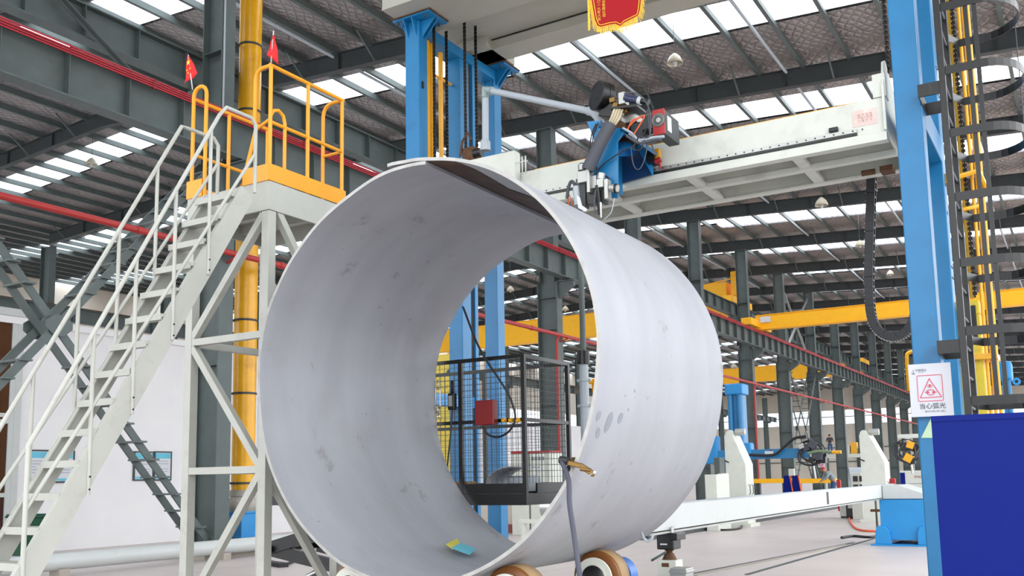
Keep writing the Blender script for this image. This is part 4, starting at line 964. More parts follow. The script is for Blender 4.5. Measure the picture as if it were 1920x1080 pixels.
text('lettering', '名', .26, M['gold'], t, (xm+.02, Yp-.003, zL+.40), (1, 0, .0), (0, 0, 1), .001)

# ================================================================== BLACK SCISSOR LIFT WITH CAGE
t = thing('scissor_lift', 'black scissor lift platform with wire mesh cage behind the ring', 'lift', (-7.3, 9.7, 0))
DX0, DX1, DY0, DY1 = -9.35, -5.35, 9.16, 10.26
MB().box(DX0, DX1, DY0, DY0+.06, 1.29, 1.40).box(DX0, DX1, DY1-.06, DY1, 1.29, 1.40).box(DX0, DX0+.06, DY0, DY1, 1.29, 1.40).box(DX1-.06, DX1, DY0, DY1, 1.29, 1.40).build('lower_frame', M['black'], t)
MB().box(DX0, DX1, DY0, DY1, 1.40, 1.415).box(DX0, DX1, DY0, DY0+.02, 1.42, 1.53).box(DX0, DX1, DY1-.02, DY1, 1.42, 1.53).box(DX1-.02, DX1, DY0+.25, DY1, 1.42, 1.53).build('deck', M['black'], t)
ps = .035
def cbar(p, q, w=.04, name='rail'): MB().bar(p, q, w, w).build(name, M['black'], t)
for x in (DX1, -6.2, -7.1, -8.2, DX0+.02): cbar((x-.02, DY0+.02, 1.4), (x-.02, DY0+.02, 2.98), .045, 'post')
for x in (DX1, -6.55, -7.9, DX0+.02): cbar((x-.02, DY1-.02, 1.4), (x-.02, DY1-.02, 2.96), .045, 'post')
for z in (2.96, 2.24): 
    cbar((DX0, DY0+.02, z), (DX1, DY0+.02, z)); cbar((DX0, DY1-.02, z), (DX1, DY1-.02, z)); cbar((DX1-.02, DY0, z), (DX1-.02, DY1, z)); cbar((DX0+.02, DY0, z), (DX0+.02, DY1, z))
def mesh_panel(p0, p1, z0, z1, g=.07):
    b = MB(); p0, p1 = V(p0), V(p1); n = int((p1-p0).length/g); m = int((z1-z0)/g)
    for i in range(1, n): p = p0.lerp(p1, i/n); b.bar((p.x, p.y, z0), (p.x, p.y, z1), .004, .004)
    for j in range(1, m): z = z0+(z1-z0)*j/m; b.bar((p0.x, p0.y, z), (p1.x, p1.y, z), .0035, .0035)
    b.build('wire_mesh', M['steel_dark'], t)
mesh_panel((-7.1, DY0+.03, 0), (DX1-.04, DY0+.03, 0), 1.53, 2.96); mesh_panel((-7.9, DY1-.03, 0), (DX1-.04, DY1-.03, 0), 1.53, 2.94); mesh_panel((DX1-.02, DY0+.04, 0), (DX1-.02, DY1-.04, 0), 1.53, 2.94)
b = MB().bar((-9.3, DY0+.1, .74), (-7.4, DY0+.1, 1.2), .07, .16); b.build('scissor_arm', M['black'], t)
MB().bar((-9.3, DY0+.12, .70), (-6.0, DY0+.12, .18), .07, .16).build('scissor_arm', M['black'], t)
MB().bar((-9.3, DY1-.1, .74), (-7.4, DY1-.1, 1.2), .07, .16).build('scissor_arm', M['black'], t); MB().bar((-9.3, DY1-.12, .70), (-6.0, DY1-.12, .18), .07, .16).build('scissor_arm', M['black'], t)
MB().cyl((-9.3, DY0, .72), (-9.3, DY1, .72), .05, 16).build('pivot', M['black'], t)
MB().cyl((-8.9, 9.5, .35), (-7.4, 9.5, .95), .04, 14).build('hydraulic_ram', M['chrome'], t)
MB().box(-9.2, -5.8, DY0, DY0+.12, 0, .14).box(-9.2, -5.8, DY1-.12, DY1, 0, .14).box(-9.2, -9.05, DY0, DY1, 0, .14).box(-5.95, -5.8, DY0, DY1, 0, .14).build('base_frame', M['black'], t)
b = MB(); rows = []
for i in range(9):
    a = radians(200-i*16); rows.append([(-5.72+.3*cos(a)*1.15, 9.45+.5*j, 1.50+.20*sin(max(a, 0))+.02) for j in range(2)])
b.sheet(rows); tag(b.build('curved_scrap_plate', M['ring'], None, solid=.012), 'curved grey scrap plate lying on the cage deck', 'scrap plate')
tag(MB().lathe((-5.72, 9.75, 1.42), (0, 0, 1), [(.16, 0), (.19, .02), (.19, .17), (.16, .19)], 24).build('steel_pipe_offcut', M['pvc'], None, solid=.01), 'pale pipe offcut under the scrap plate on the cage deck', 'pipe offcut')
tag(MB().box(-6.5, -6.22, 9.3, 9.5, 1.416, 1.56).build('brown_carton', mat('brown_card', c8(150, 118, 88), .8), None, bevel=.01), 'low brown carton lying on the cage deck at the left', 'carton')
b = MB(); b.box(-5.93, -5.68, 9.03, 9.13, 2.19, 2.47); o = b.build('control_box', M['maroon'], None, bevel=.012); tag(o, 'dark red control box hung on the black cage rail', 'box')
a = [at(905, 800, Y=9.1), at(915, 815, Y=9.1), at(935, 819, Y=9.1), at(955, 808, Y=9.1), at(966, 785, Y=9.1), at(960, 755, Y=9.1), at(945, 725, Y=9.1), at(900, 655, Y=9.1), at(868, 575, Y=9.12)]
tag(MB().tube(curve(a, 6), .013, 8).build('black_cable', M['rubber']), 'black cable looping from the dark red box across the cage', 'cable')
t2 = thing('yellow_connectors', 'three small yellow connectors on the black cage rail', 'connector', at(955, 788, Y=9.1)); 
for x in (945, 958, 971): MB().cyl(at(x-3, 789, Y=9.12), at(x+3, 787, Y=9.12), .025, 10).build('plug', M['duct'], t2)
t2 = thing('turnbuckle', 'bright steel turnbuckle hanging by the black cage at the left inside the ring', 'turnbuckle', at(821, 750, Y=9.1))
a, c = at(821, 712, Y=9.1), at(822, 778, Y=9.1); MB().tube([a+V((-.03, 0, -.1)), a+V((-.03, 0, -.4)), c+V((.03, 0, .1)), c+V((.03, 0, .3))], .008, 8, closed=True).build('body', M['chrome'], t2)
MB().cyl(a, a+V((0, 0, -.12)), .01, 8).build('rod', M['chrome'], t2); MB().cyl(c, c+V((0, 0, .12)), .01, 8).build('rod', M['chrome'], t2); MB().tube(arc(c+V((0, 0, -.02)), (1, 0, 0), (0, 0, 1), .02, 0, 2*pi, 12)[:-1], .006, 6, closed=True).build('eye', M['chrome'], t2)
t2 = thing('pendant_control', 'small black pendant switch hanging in front of the yellow mast behind the cage', 'switch', at(846, 745, Y=9.14))
a, c = at(841, 738, Y=9.1), at(853, 768, Y=9.1); MB().box(a.x, c.x, 9.08, 9.14, c.z, a.z).build('body', M['black'], t2, bevel=.01); m_ = (a.x+c.x)/2
MB().box(a.x+.02, c.x-.02, 9.07, 9.08, c.z+.04, a.z-.03).build('cover', M['alu'], t2); MB().tube([(m_, 9.11, a.z), (m_, 9.11, a.z+.15)], .02, 8).build('stem', M['rubber'], t2); MB().tube(curve([(m_, 9.11, c.z), (m_-.03, 9.11, c.z-.3), (m_-.12, 9.11, 1.45)], 6), .01, 6).build('lead', M['rubber'], t2)
p = at(1093, 640, Y=9.95); t2 = thing('telescopic_mast', 'slim vertical telescopic pole behind the cage, dark above and pale below', 'pole', (p.x, p.y, 0))
MB().cyl((p.x, p.y, .03), (p.x, p.y, 2.95), .055, 20).build('outer_tube', M['pvc'], t2); MB().cyl((p.x, p.y, 3.0), (p.x, p.y, 5.15), .034, 16).build('inner_tube', M['steel'], t2)
MB().cyl((p.x, p.y, 2.9), (p.x, p.y, 3.06), .075, 18).build('collar', M['black'], t2); MB().box(p.x-.12, p.x+.12, p.y-.12, p.y+.12, 0, .03).build('foot_plate', M['black'], t2)
b = MB()
for z in (2.4, 2.7): b.cyl((p.x, p.y, z), (p.x, p.y, z+.03), .068, 14).box(p.x-.09, p.x+.09, p.y-.015, p.y+.015, z, z+.03)
b.build('clamp', M['pvc'], t2)
# yellow masts of the gantry
p = at(825, 665, Y=12.25); q_ = at(849, 665, Y=12.25)
t2 = thing('yellow_mast', 'pale yellow box mast behind the cage at the left edge of the ring opening', 'mast', ((p.x+q_.x)/2, 12.4, 0)); MB().box(p.x-.1, q_.x, 12.25, 12.55, 0, p.z).build('body', M['postyellow'], t2, bevel=.01)
MB().cyl((q_.x-.07, 12.24, p.z-.3), (q_.x-.07, 12.25, p.z-.3), .05, 16).build('hole', M['black'], t2)
t2 = thing('yellow_mast', 'pale yellow box mast with worn paint behind the caged ladder', 'mast', (-1.08, 12.4, 0))
MB().box(-1.24, -.95, 12.25, 12.55, 0, 3.57).box(-1.245, -.945, 12.24, 12.56, 3.4, 3.43).build('body', M['postyellow'], t2, bevel=.01)
MB().box(-1.15, -1.10, 12.20, 12.25, 3.1, 3.5).box(-1.08, -.99, 12.20, 12.25, 3.1, 3.5).build('clamp_plate', M['black'], t2)
MB().box(-1.27, -.80, 12.16, 12.6, 2.86, 2.92).build('collar', M['duct'], t2)
t2 = thing('yellow_riser_pipes', 'bundle of thin yellow vertical pipes behind the caged ladder', 'pipe', (-.86, 12.3, 0))
for i, x in enumerate((-.92, -.87, -.82)): MB().cyl((x, 12.3+.02*i, 0), (x, 12.3+.02*i, 8.1), .021, 10).build('pipe', M['duct'], t2)
MB().cyl((-1.02, 12.3, 3.6), (-1.02, 12.3, 8.1), .028, 10).build('pipe', M['duct'], t2)
MB().tube([(-1.17, 12.1, 5.02), (-.84, 12.2, 5.1), (-.76, 12.35, 4.85)], .035, 6).cyl((-1.18, 12.1, 4.97), (-1.14, 12.1, 5.07), .07, 8).build('bracket_arm', M['duct'], t2)
MB().tube([(-1.17, 12.1, 4.62), (-.84, 12.2, 4.68)], .025, 6).build('bracket_arm', M['duct'], t2)
c = chain((-.985, 12.25), 3.6, 8.1, 'dark roller chain running beside the yellow pipes behind the ladder')
# caged ladder
t = thing('caged_ladder', 'black vertical ladder with round safety hoops on the right blue leg', 'ladder', (-.95, 10.6, 2.1))
for y in (10.1, 10.75): MB().box(-.98, -.92, y-.03, y+.03, 1.75, 8.3).build('side_rail', M['black'], t, bevel=.004)
z = 1.9
while z < 8: MB().cyl((-.95, 10.1, z), (-.95, 10.75, z), .016, 8).build('rung', M['hose'], t); z += .30
HX, HY, HR = -.60, 10.6, .5
for z in [at(x_, y_, Y=10.1).z for x_, y_ in ((1746, -100), (1752, 17), (1760, 135), (1763, 253), (1768, 373), (1780, 495), (1800, 622), (1812, 752))]:
    P_ = [(-.975, 10.1), (-.60, 10.1)]+[(HX+.36*sin(a), HY-.5*cos(a)) for a in [pi*i/16 for i in range(1, 16)]]+[(-.60, 11.1), (-.85, 11.1), (-.975, 10.78)]
    b = MB(); b.sheet([[(x, y, z-.043) for x, y in P_], [(x, y, z+.043) for x, y in P_]], smooth=False); b.build('hoop', M['black'], t, solid=.008)
for x in (-.695, -.615): MB().box(x-.02, x+.02, 10.105, 10.113, 2.2, 8.2).build('cage_strap', M['black'], t)
MB().cyl((-.29, 10.85, 2.2), (-.29, 10.85, 8.2), .006, 6).build('cage_wire', M['hose'], t)
for z in (5.43, 2.79):
    MB().box(-1.188, -.98, 10.12, 10.14, z-.06, z+.07).box(-1.188, -.98, 10.70, 10.72, z-.06, z+.07).box(-1.188, -1.178, 10.14, 10.70, z-.06, z+.07).build('wall_bracket', M['black'], t)
# blue metal screen at the bottom right
t = thing('blue_screen', 'large glossy deep blue sheet metal screen at the bottom right', 'screen', (0, 8.02, 0))
MB().box(-1.02, 1.2, 8.0, 8.035, 0, 2.005).build('sheet', M['panelblue'], t, bevel=.004); MB().box(-1.02, 1.2, 7.992, 8.0, 1.965, 2.01).build('top_fold', M['panelblue'], t, bevel=.003)
MB().box(-.98, -.94, 8.035, 8.075, 0, 2.0).box(1.1, 1.14, 8.035, 8.075, 0, 2.0).build('post', M['steel_dark'], t)
# warning sign
RZt = Matrix.Rotation(radians(-2.2), 3, 'Y')
a, c, d = at(1702, 684, Y=10.26), at(1781, 679, Y=10.26), at(1711, 782, Y=10.26)
sc_ = at(1745, 731, Y=10.26); t = thing('warning_sign', 'white arc light warning sign with red triangle on the right blue leg', 'sign', sc_)
ux = (c-a).normalized(); uz = V((0, 0, 1)); Wd, Hd = (c-a).length, (a-d).length
def sg(u, v, off=0): return sc_+ux*u+uz*v+V((0, -off, 0))
b = MB(); b.prism([sg(-Wd/2, -Hd/2), sg(Wd/2, -Hd/2), sg(Wd/2, Hd/2), sg(-Wd/2, Hd/2)], (0, .012, 0)); b.build('board', M['signwhite'], t)
def sline(pts, w, m, name, closed=True):
    b = MB(); n = len(pts)
    for i in range(n if closed else n-1):
        u0, v0 = pts[i]; u1, v1 = pts[(i+1) % n]; b.bar(sg(u0, v0, .003), sg(u1, v1, .003), .004, w, uz if abs(u1-u0) > abs(v1-v0) else ux)
    b.build(name, M[m], t)
k = Wd/.79
def P2(x, y): return ((x-500)/780*Wd, (545-y)/880*Hd)     # design coordinates of the board
def rr(x0, y0, x1, y1, r=22):
    o = []
    for cx, cy, s0 in ((x1-r, y0+r, -90), (x1-r, y1-r, 0), (x0+r, y1-r, 90), (x0+r, y0+r, 180)):
        for i in range(5): a = radians(s0+i*22.5); o.append(P2(cx+r*cos(a), cy+r*sin(a)))
    return o
sline(rr(262, 300, 722, 728), .0045, 'signred', 'red_frame'); sline([P2(488, 355), P2(690, 665), P2(300, 672)], .0055, 'signred', 'triangle')
b = MB(); ex = P2(488, 478); b.lathe(sg(*ex, .003), (0, -1, 0), [(.012, 0), (.012, .001), (.0, .001)], 6)
b.build('eye_pupil', M['signred'], t)
eo = [P2(488+48*cos(a), 478+26*sin(a)) for a in [2*pi*i/20 for i in range(20)]]; sline(eo, .0016, 'signred', 'eye_outline')
b = MB()
for i in range(26):
    a = 2*pi*i/26
    if abs(sin(a)) < .12: continue
    u0, v0 = P2(498+52*cos(a), 585+34*sin(a)); u1, v1 = P2(498+86*cos(a), 585+56*sin(a)); b.bar(sg(u0, v0, .003), sg(u1, v1, .003), .003, .0024, uz)
b.build('arc_rays', M['signred'], t)
b = MB()
for s_ in (-1, 1):
    b.prism([sg(*P2(500+s_*14, 585), .004), sg(*P2(500+s_*60, 568), .004), sg(*P2(500+s_*60, 602), .004)], (0, .001, 0)); b.bar(sg(*P2(500+s_*50, 585), .003), sg(*P2(500+s_*110, 583), .003), .003, .005, uz)
b.build('electrode', M['signred'], t)
text('lettering', '当心弧光', .062, M['ink'], t, sg(*P2(512, 818), .003), ux, (0, 0, 1), .0006)
text('lettering', 'BEWARE OF ARC', .025, M['greyink'], t, sg(*P2(560, 902), .003), ux, (0, 0, 1), .0006)
text('company_lettering', '中钢管业', .027, M['greyink'], t, sg(*P2(345, 212), .003), ux, (0, 0, 1), .0006)
text('company_lettering', 'ZHONGGANG', .009, M['greyink'], t, sg(*P2(345, 245), .003), ux, (0, 0, 1), .0004)
sline([P2(200, 195), P2(208, 255)], .004, 'greyink', 'logo', False); sline([P2(172, 240), P2(195, 258), P2(235, 262)], .003, 'greyink', 'logo', False); sline([P2(175, 268), P2(235, 268)], .003, 'greyink', 'logo', False)
a_, b_, c_ = at(1745, 785, Y=10.34), at(1727, 821, Y=10.34), at(1760, 821, Y=10.34)
b = MB(); b.prism([a_, b_, c_], (0, .008, 0)); tag(b.build('green_triangle_plate', M['pitchlight']), 'pale green triangular plate on the blue leg just below the warning sign', 'plate')
# hanging drag chain
t = thing('drag_chain', 'black plastic cable drag chain hanging in a loop left of the blue leg', 'cable chain', at(1636, 335, Y=11.9))
pts = curve([at(1635, 320, Y=11.9), at(1632, 420, Y=11.9), at(1630, 520, Y=11.9), at(1634, 590, Y=11.9), at(1650, 622, Y=11.9), at(1678, 632, Y=11.9), at(1704, 618, Y=11.9), at(1716, 585, Y=11.9), at(1716, 500, Y=11.9), at(1714, 420, Y=11.9)], 7)
for i in range(len(pts)-1):
    pass
b = MB(); L = []
for p, q_ in zip(pts, pts[1:]):
    n = max(1, int((q_-p).length/.05))
    for i in range(n): L.append((p.lerp(q_, i/n), p.lerp(q_, (i+1.06)/n), (q_-p).normalized()))
for p, q_, d in L[:100]: b.bar(p+V((0, -.05, 0)), q_+V((0, -.05, 0)), .10, .014, (0, 1, 0)); b.bar(p+V((0, .05, 0)), q_+V((0, .05, 0)), .10, .014, (0, 1, 0))
for p, q_, d in L[:100]: s_ = d.cross(V((0, 1, 0))).normalized(); b.bar(p.lerp(q_, .5)+V((0, -.06, 0)), p.lerp(q_, .5)+V((0, .06, 0)), .016, .10, s_)
b.build('links', M['rubber'], t)
b = MB()
for p, q_, d in L[:100]: s_ = d.cross(V((0, 1, 0))).normalized(); b.bar(p-s_*.045+V((0, -.045, 0)), p-s_*.045+V((0, .045, 0)), .006, .03, s_)
b.build('clip', M['alu'], t)

# ================================================================== FLOOR BEAM ON ITS BLUE PEDESTAL
t = thing('rail_beam', 'long white beam running away from the ring onto the blue pedestal', 'beam', (-3.4, 15, 1.05))
FX = -3.9
MB().box(FX-.12, FX, 9.13, 23.6, 1.01, 1.28).build('beam_body', M['white'], t, bevel=.006); MB().box(FX-.13, FX+.02, 9.13, 23.6, .98, 1.0).build('lower_rail', M['alu'], t)
MB().box(FX+.0, FX+.004, 16.9, 17.04, 1.04, 1.25).build('slot', M['ink'], t); MB().box(FX-.12, FX, 9.2, 23.6, 1.282, 1.292).build('top_rail', M['pvc'], t)
b = MB(); b.prism([(FX+.01, 22.0, .985), (FX+.95, 22.0, .985), (FX+.95, 22.0, 1.06), (FX+.35, 22.0, 1.28), (FX+.01, 22.0, 1.28)], (0, 1.4, 0)); b.build('end_saddle', M['white'], t, bevel=.01)
t = thing('blue_pedestal', 'bright blue box pedestal bolted to the floor under the far end of the white beam', 'pedestal', (-3.45, 22.4, 0))
MB().box(-3.95, -3.0, 21.9, 23.4, .12, .97).build('box', M['blue2'], t, bevel=.012); MB().box(-4.15, -2.7, 21.75, 23.1, 0, .035).build('base_plate', M['blue2'], t)
for x in (-3.9, -3.05):
    b = MB(); b.prism([(x-.16, 21.78, .035), (x+.16, 21.78, .035), (x+.14, 21.78, .3), (x+.06, 21.78, .42), (x-.1, 21.78, .42), (x-.15, 21.78, .3)], (0, 1.2, 0)); b.build('foot', M['blue2'], t, bevel=.01)
pj = at(1254, 1010, X=FX-.05); t = thing('beam_jack', 'screw jack stand under the near end of the white beam, right of the rollers', 'jack', (pj.x, pj.y, 0))
x, y = pj.x, pj.y
MB().box(x-.10, x+.09, y-.1, y+.12, .80, .975).build('clamp_box', M['black'], t, bevel=.012); MB().box(x+.06, x+.14, y-.12, y+.14, .90, .975).build('clamp_jaw', M['black'], t, bevel=.008)
MB().lathe((x+.08, y-.1, 1.0), (0, 0, 1), [(.0, .05), (.022, .04), (.022, -.02), (0, -.03)], 14).build('bolt', M['chrome'], t)
MB().box(x-.06, x+.02, y-.103, y-.10, .85, .865).build('slot_mark', M['signwhite'], t)
MB().lathe((x, y, .69), (0, 0, 1), [(.08, 0), (.07, .02), (.05, .06), (.03, .08), (.05, .1), (.05, .11)], 20).build('screw', M['rust'], t); MB().cyl((x-.02, y-.05, .77), (x-.17, y-.1, .68), .013, 8).build('tommy_bar', M['steel'], t)
MB().box(x-.10, x+.11, y-.1, y+.1, 0, .69).build('post', M['cream'], t, bevel=.006); MB().box(x-.05, x+.03, y-.104, y-.10, .62, .66).build('hole', M['rust'], t)
p = at(1278, 1066, Y=pj.y-.45); tag(MB().box(p.x-.09, p.x+.09, p.y-.1, p.y+.1, 0, p.z+.01).box(p.x-.1, p.x+.1, p.y-.11, p.y+.11, p.z-.04, p.z-.01).build('grey_motor_box', M['alu'], None, bevel=.01), 'small grey ribbed motor box beside the jack stand at the bottom edge', 'motor')
a = [at(1217, 1005, Y=8.4), at(1213, 1011, Y=8.4), at(1208, 1008, Y=8.4), at(1205, 1001, Y=8.4), at(1203, 990, Y=8.4)]; 
tag(MB().tube(curve([at(1224, 1000, Y=8.3), at(1222, 1010, Y=8.3), at(1214, 1014, Y=8.3), at(1207, 1009, Y=8.3), at(1203, 1000, Y=8.4)], 6), .014, 8).build('pale_hose_loop', M['pvc']), 'short pale hose loop drooping under the near end of the white beam', 'hose')
# ================================================================== BACKGROUND MACHINES
def headstock(X0, Y0_, lab, w=.62, H_=2.75, d=.75):
    t = thing('headstock', lab, 'machine', (X0+w/2, Y0_+d/2, 0)); w1 = .42*w
    b = MB(); b.prism([(X0, Y0_, 0), (X0+w, Y0_, 0), (X0+w, Y0_, H_*.68), (X0+w1, Y0_, H_), (X0, Y0_, H_)], (0, d, 0)); b.build('cabinet', M['cream'], t, bevel=.012)
    MB().lathe((X0+.1, Y0_+.25, H_+.05), (0, 1, 0), [(.0, 0), (.12, 0), (.12, .1), (0, .1)], 20).box(X0, X0+.25, Y0_+.1, Y0_+.5, H_, H_+.03).build('pulley_guard', M['cream'], t)
    MB().cyl((X0+.25, Y0_+.35, H_+.1), (X0+.55, Y0_+.35, H_+.1), .1, 18).build('motor', M['alu'], t)
    MB().cyl((X0-.0, Y0_-.02, H_*.72), (X0+.14, Y0_-.12, H_*.70), .02, 8).build('lever', M['black'], t)
    for y in (.2, .5): MB().tube([(X0+w, Y0_+y, .95), (X0+w+.05, Y0_+y, .98), (X0+w+.05, Y0_+y, 1.22), (X0+w, Y0_+y, 1.25)], .012, 6).build('door_handle', M['black'], t)
    MB().box(X0-.1, X0+w+.1, Y0_-.1, Y0_+d+.1, 0, .1).build('plinth', M['cream'], t); return t
headstock(-9.45, 28.2, 'tall tapered white headstock cabinet just right of the ring')
headstock(-6.16, 31.5, 'tall tapered white headstock cabinet left of the blue pedestal', w=.72, H_=2.72)
t = thing('manipulator', 'blue column and boom welding manipulator behind the headstock right of the ring', 'manipulator', (-10.9, 34, 0))
xa = at(1365, 760, Y=34).x; xb = at(1392, 760, Y=34).x; zt_ = at(1380, 720, Y=34).z
MB().box(xa, xb, 34, 34.5, 0, zt_-.35).build('column', M['blue'], t, bevel=.02); MB().cyl((xb-.1, 33.95, .2), (xb-.1, 33.95, zt_-.3), .1, 14).cyl((xa+.1, 33.95, .2), (xa+.1, 33.95, zt_-.3), .1, 14).build('guide_rod', M['blue'], t)
MB().box(xa-.05, xb+.08, 33.8, 34.6, zt_-.4, zt_).build('column_head', M['blue2'], t, bevel=.05)
za = at(1450, 851, Y=33.6).z; x1_ = at(1500, 851, Y=33.6).x
MB().box(xa-1.3, x1_+.35, 33.5, 33.78, za-.17, za+.17).build('boom', M['blue'], t, bevel=.01); MB().box(xb-.1, xb+.4, 33.45, 33.9, za-.18, za+.42).build('slide_carriage', M['blue2'], t, bevel=.06)
MB().box(xa-.9, xa-.3, 33.45, 33.9, za-.3, za+.7).build('rear_carriage', M['blue2'], t, bevel=.05); MB().box(xa-.5, xb+.5, 33.6, 34.9, 0, .3).build('base', M['cream'], t, bevel=.02)
MB().box(x1_-1.2, x1_-.9, 33.49, 33.5, za-.06, za+.1).build('name_plate', M['signwhite'], t); MB().cyl((xb+1.1, 33.49, za+.05), (xb+1.1, 33.5, za+.05), .09, 16).build('hole', M['black'], t)
random.seed(5)
def weld_head(c, s, lab, mats=('black', 'hose', 'alu', 'rubber')):
    c = V(c); t = thing('welder_unit', lab, 'welding head', c)
    for i in range(11):
        o = V((random.uniform(-.3, .3), random.uniform(-.15, .15), random.uniform(-.35, .3)))*s; w = random.uniform(.06, .14)*s
        MB().box(c.x+o.x-w, c.x+o.x+w, c.y+o.y-w, c.y+o.y+w, c.z+o.z-w, c.z+o.z+w, rot=Matrix.Rotation(random.uniform(-.6, .6), 3, 'Y')).build('slide_block', M[mats[i % 3]], t, bevel=.01*s)
    for i in range(14):
        a0 = random.uniform(0, 6.28); r = random.uniform(.2, .45)*s
        P_ = [c+V((r*cos(a0+j*.8)*random.uniform(.8, 1.2), -.1*s, r*sin(a0+j*.8)*.9)) for j in range(5)]
        MB().tube(curve(P_, 5), .018*s, 6).build('hose', M['rubber' if i % 3 else 'hose'], t)
    MB().cyl(c+V((.05, 0, -.2*s)), c+V((.1*s, 0, -.75*s)), .035*s, 10).build('torch', M['chrome'], t); return t
weld_head(at(1520, 850, Y=33.55), 1.15, 'tangled welding head on the end of the blue boom')
wu = weld_head(at(1702, 845, Y=26), .78, 'tangle of black hoses and slides hanging left of the warning sign', ('black', 'rubber', 'duct'))
p = at(1700, 845, Y=26); MB().box(p.x-.2, p.x+1.1, 26.05, 26.2, p.z+.32, p.z+.42).build('support_arm', M['cream'], wu); MB().box(p.x+.95, p.x+1.1, 26.0, 26.2, 0, p.z+.32).build('support_post', M['cream'], wu); MB().cyl((p.x, 26.1, p.z), (p.x, 26.1, p.z+.32), .08, 12).build('hanger_tube', M['alu'], wu)
P_ = [at(x, y, Y=33.3) for x, y in ((1405, 853), (1450, 853), (1470, 838), (1490, 822), (1512, 818))]; tag(MB().tube(curve(P_, 8), .05, 8).build('cable_bundle', M['rubber']), 'black cable bundle arching from the blue boom to its welding head', 'cable')
P_ = [at(x, y, Y=33.2) for x, y in ((1515, 850), (1535, 846), (1560, 848))]; t = thing('flux_hose', 'greenish hose with yellow end reaching right from the welding head', 'hose', P_[0]); MB().tube(curve(P_, 6), .05, 8).build('tube', mat('green_hose', c8(110, 130, 100), .6), t); MB().cyl(P_[-1], P_[-1]+V((.3, 0, .0)), .06, 12).build('end_cap', M['duct'], t)
# cabinets seen right
def cabinet(name, x0, y0, x1, y1, Y, d, m, lab, cat='cabinet', ground=True):
    a, c = at(x0, y0, Y=Y), at(x1, y1, Y=Y); t = thing(name, lab, cat, ((a.x+c.x)/2, Y+d/2, 0 if ground else c.z))
    MB().box(a.x, c.x, Y, Y+d, 0 if ground else c.z, a.z).build('body', M[m], t, bevel=.012); return t, a, c
t, a, c = cabinet('power_cabinet', 1687, 883, 1742, 935, 27, .8, 'cream', 'low cream power cabinet with red writing behind the blue pedestal')
MB().box(a.x, a.x+.12, 26.99, 27, .2, a.z-.05).build('blue_stripe', M['panelblue'], t); text('lettering', 'HUAYUAN', .075, M['redbox'], t, ((a.x+c.x)/2+.2, 26.98, a.z-.16), (1, 0, 0), (0, 0, 1), .002)
MB().box(a.x+.2, c.x, 26.99, 27, a.z-.34, a.z-.33).build('seam', M['greyink'], t)
t, a, c = cabinet('control_cabinet', 1594, 887, 1617, 930, 33, .5, 'cream', 'small cream control cabinet with black displays left of the far headstock')
for u in (.08, .28): 
    for v in (.1, .38): MB().box(a.x+u, a.x+u+.15, 32.98, 33, a.z-v-.18, a.z-v).build('display', M['ink'], t)
tag(MB().lathe(at(1592, 900, Y=33.6), (1, .3, 0), [(.40, 0), (.42, 0), (.42, .5), (.40, .5)], 28).build('round_duct_end', M['pvc'], None), 'round grey ring standing on edge left of the small control cabinet', 'ring')
for i, (x0, x1, lab) in enumerate(((1321, 1345, 'cream cabinet half hidden by the right edge of the ring'), (1346, 1356, 'narrow grey cabinet between the ring and the tapered headstock'))):
    cabinet('machine_cabinet', x0, 890+i*-2, x1, 935, 26+.5*i, .6, 'cream', lab)
cabinet('machine_cabinet', 1338, 858, 1352, 930, 30, .5, 'steel', 'dark grey cabinet column left of the tapered headstock')
t, a, c = cabinet('red_top_cabinet', 958, 851, 992, 980, 23, .7, 'cream', 'pale switch cabinet with red top seen through the cage, left of a pair'); MB().box(a.x, c.x, 22.99, 23.7, a.z, a.z+.06).build('red_cap', M['redbox'], t)
t, a, c = cabinet('red_top_cabinet', 993, 850, 1034, 980, 23, .7, 'cream', 'pale switch cabinet with red top seen through the cage, right of a pair'); MB().box(a.x, c.x, 22.99, 23.7, a.z, a.z+.06).build('red_cap', M['redbox'], t)
for i in range(4): MB().box(a.x+.06+i*.11, a.x+.13+i*.11, 22.985, 23, a.z-.2, a.z-.1).build('meter', M['greyink'], t)
MB().box(a.x+.22, a.x+.35, 22.985, 23, a.z-.5, a.z-.42).build('label_plate', M['signwhite'], t)
tag(MB().box(-15.6, -12.6, 23.8, 24.0, 0, .24).build('brick_kerb', mat('brick_red_paint', c8(150, 80, 68), .8)), 'low brick red kerb on the floor seen under the cage deck', 'kerb')
tag(MB().box(-15.6, -12.6, 24.0, 24.2, 0, 1.45).build('partition_panel', M['wallbeige']), 'beige partition panel standing on the brick red kerb', 'panel')
p = at(990, 1000, Y=17); t = thing('pale_trestle', 'pale worn metal trestle seen through the bottom of the ring', 'trestle', (p.x, 17, 0))
for x in (p.x-.12, p.x+.5): MB().box(x-.04, x+.04, 17, 17.08, 0, .72).build('leg', M['cream'], t)
MB().box(p.x-.2, p.x+.8, 16.98, 17.1, .66, .74).build('top_bar', M['cream'], t)
p = at(1018, 965, Y=17.2); tag(MB().cyl((p.x, 17.3, .98), (p.x+.9, 17.3, .98), .24, 28).build('steel_drum', M['chrome']), 'shiny steel drum lying on the pale trestle', 'drum')
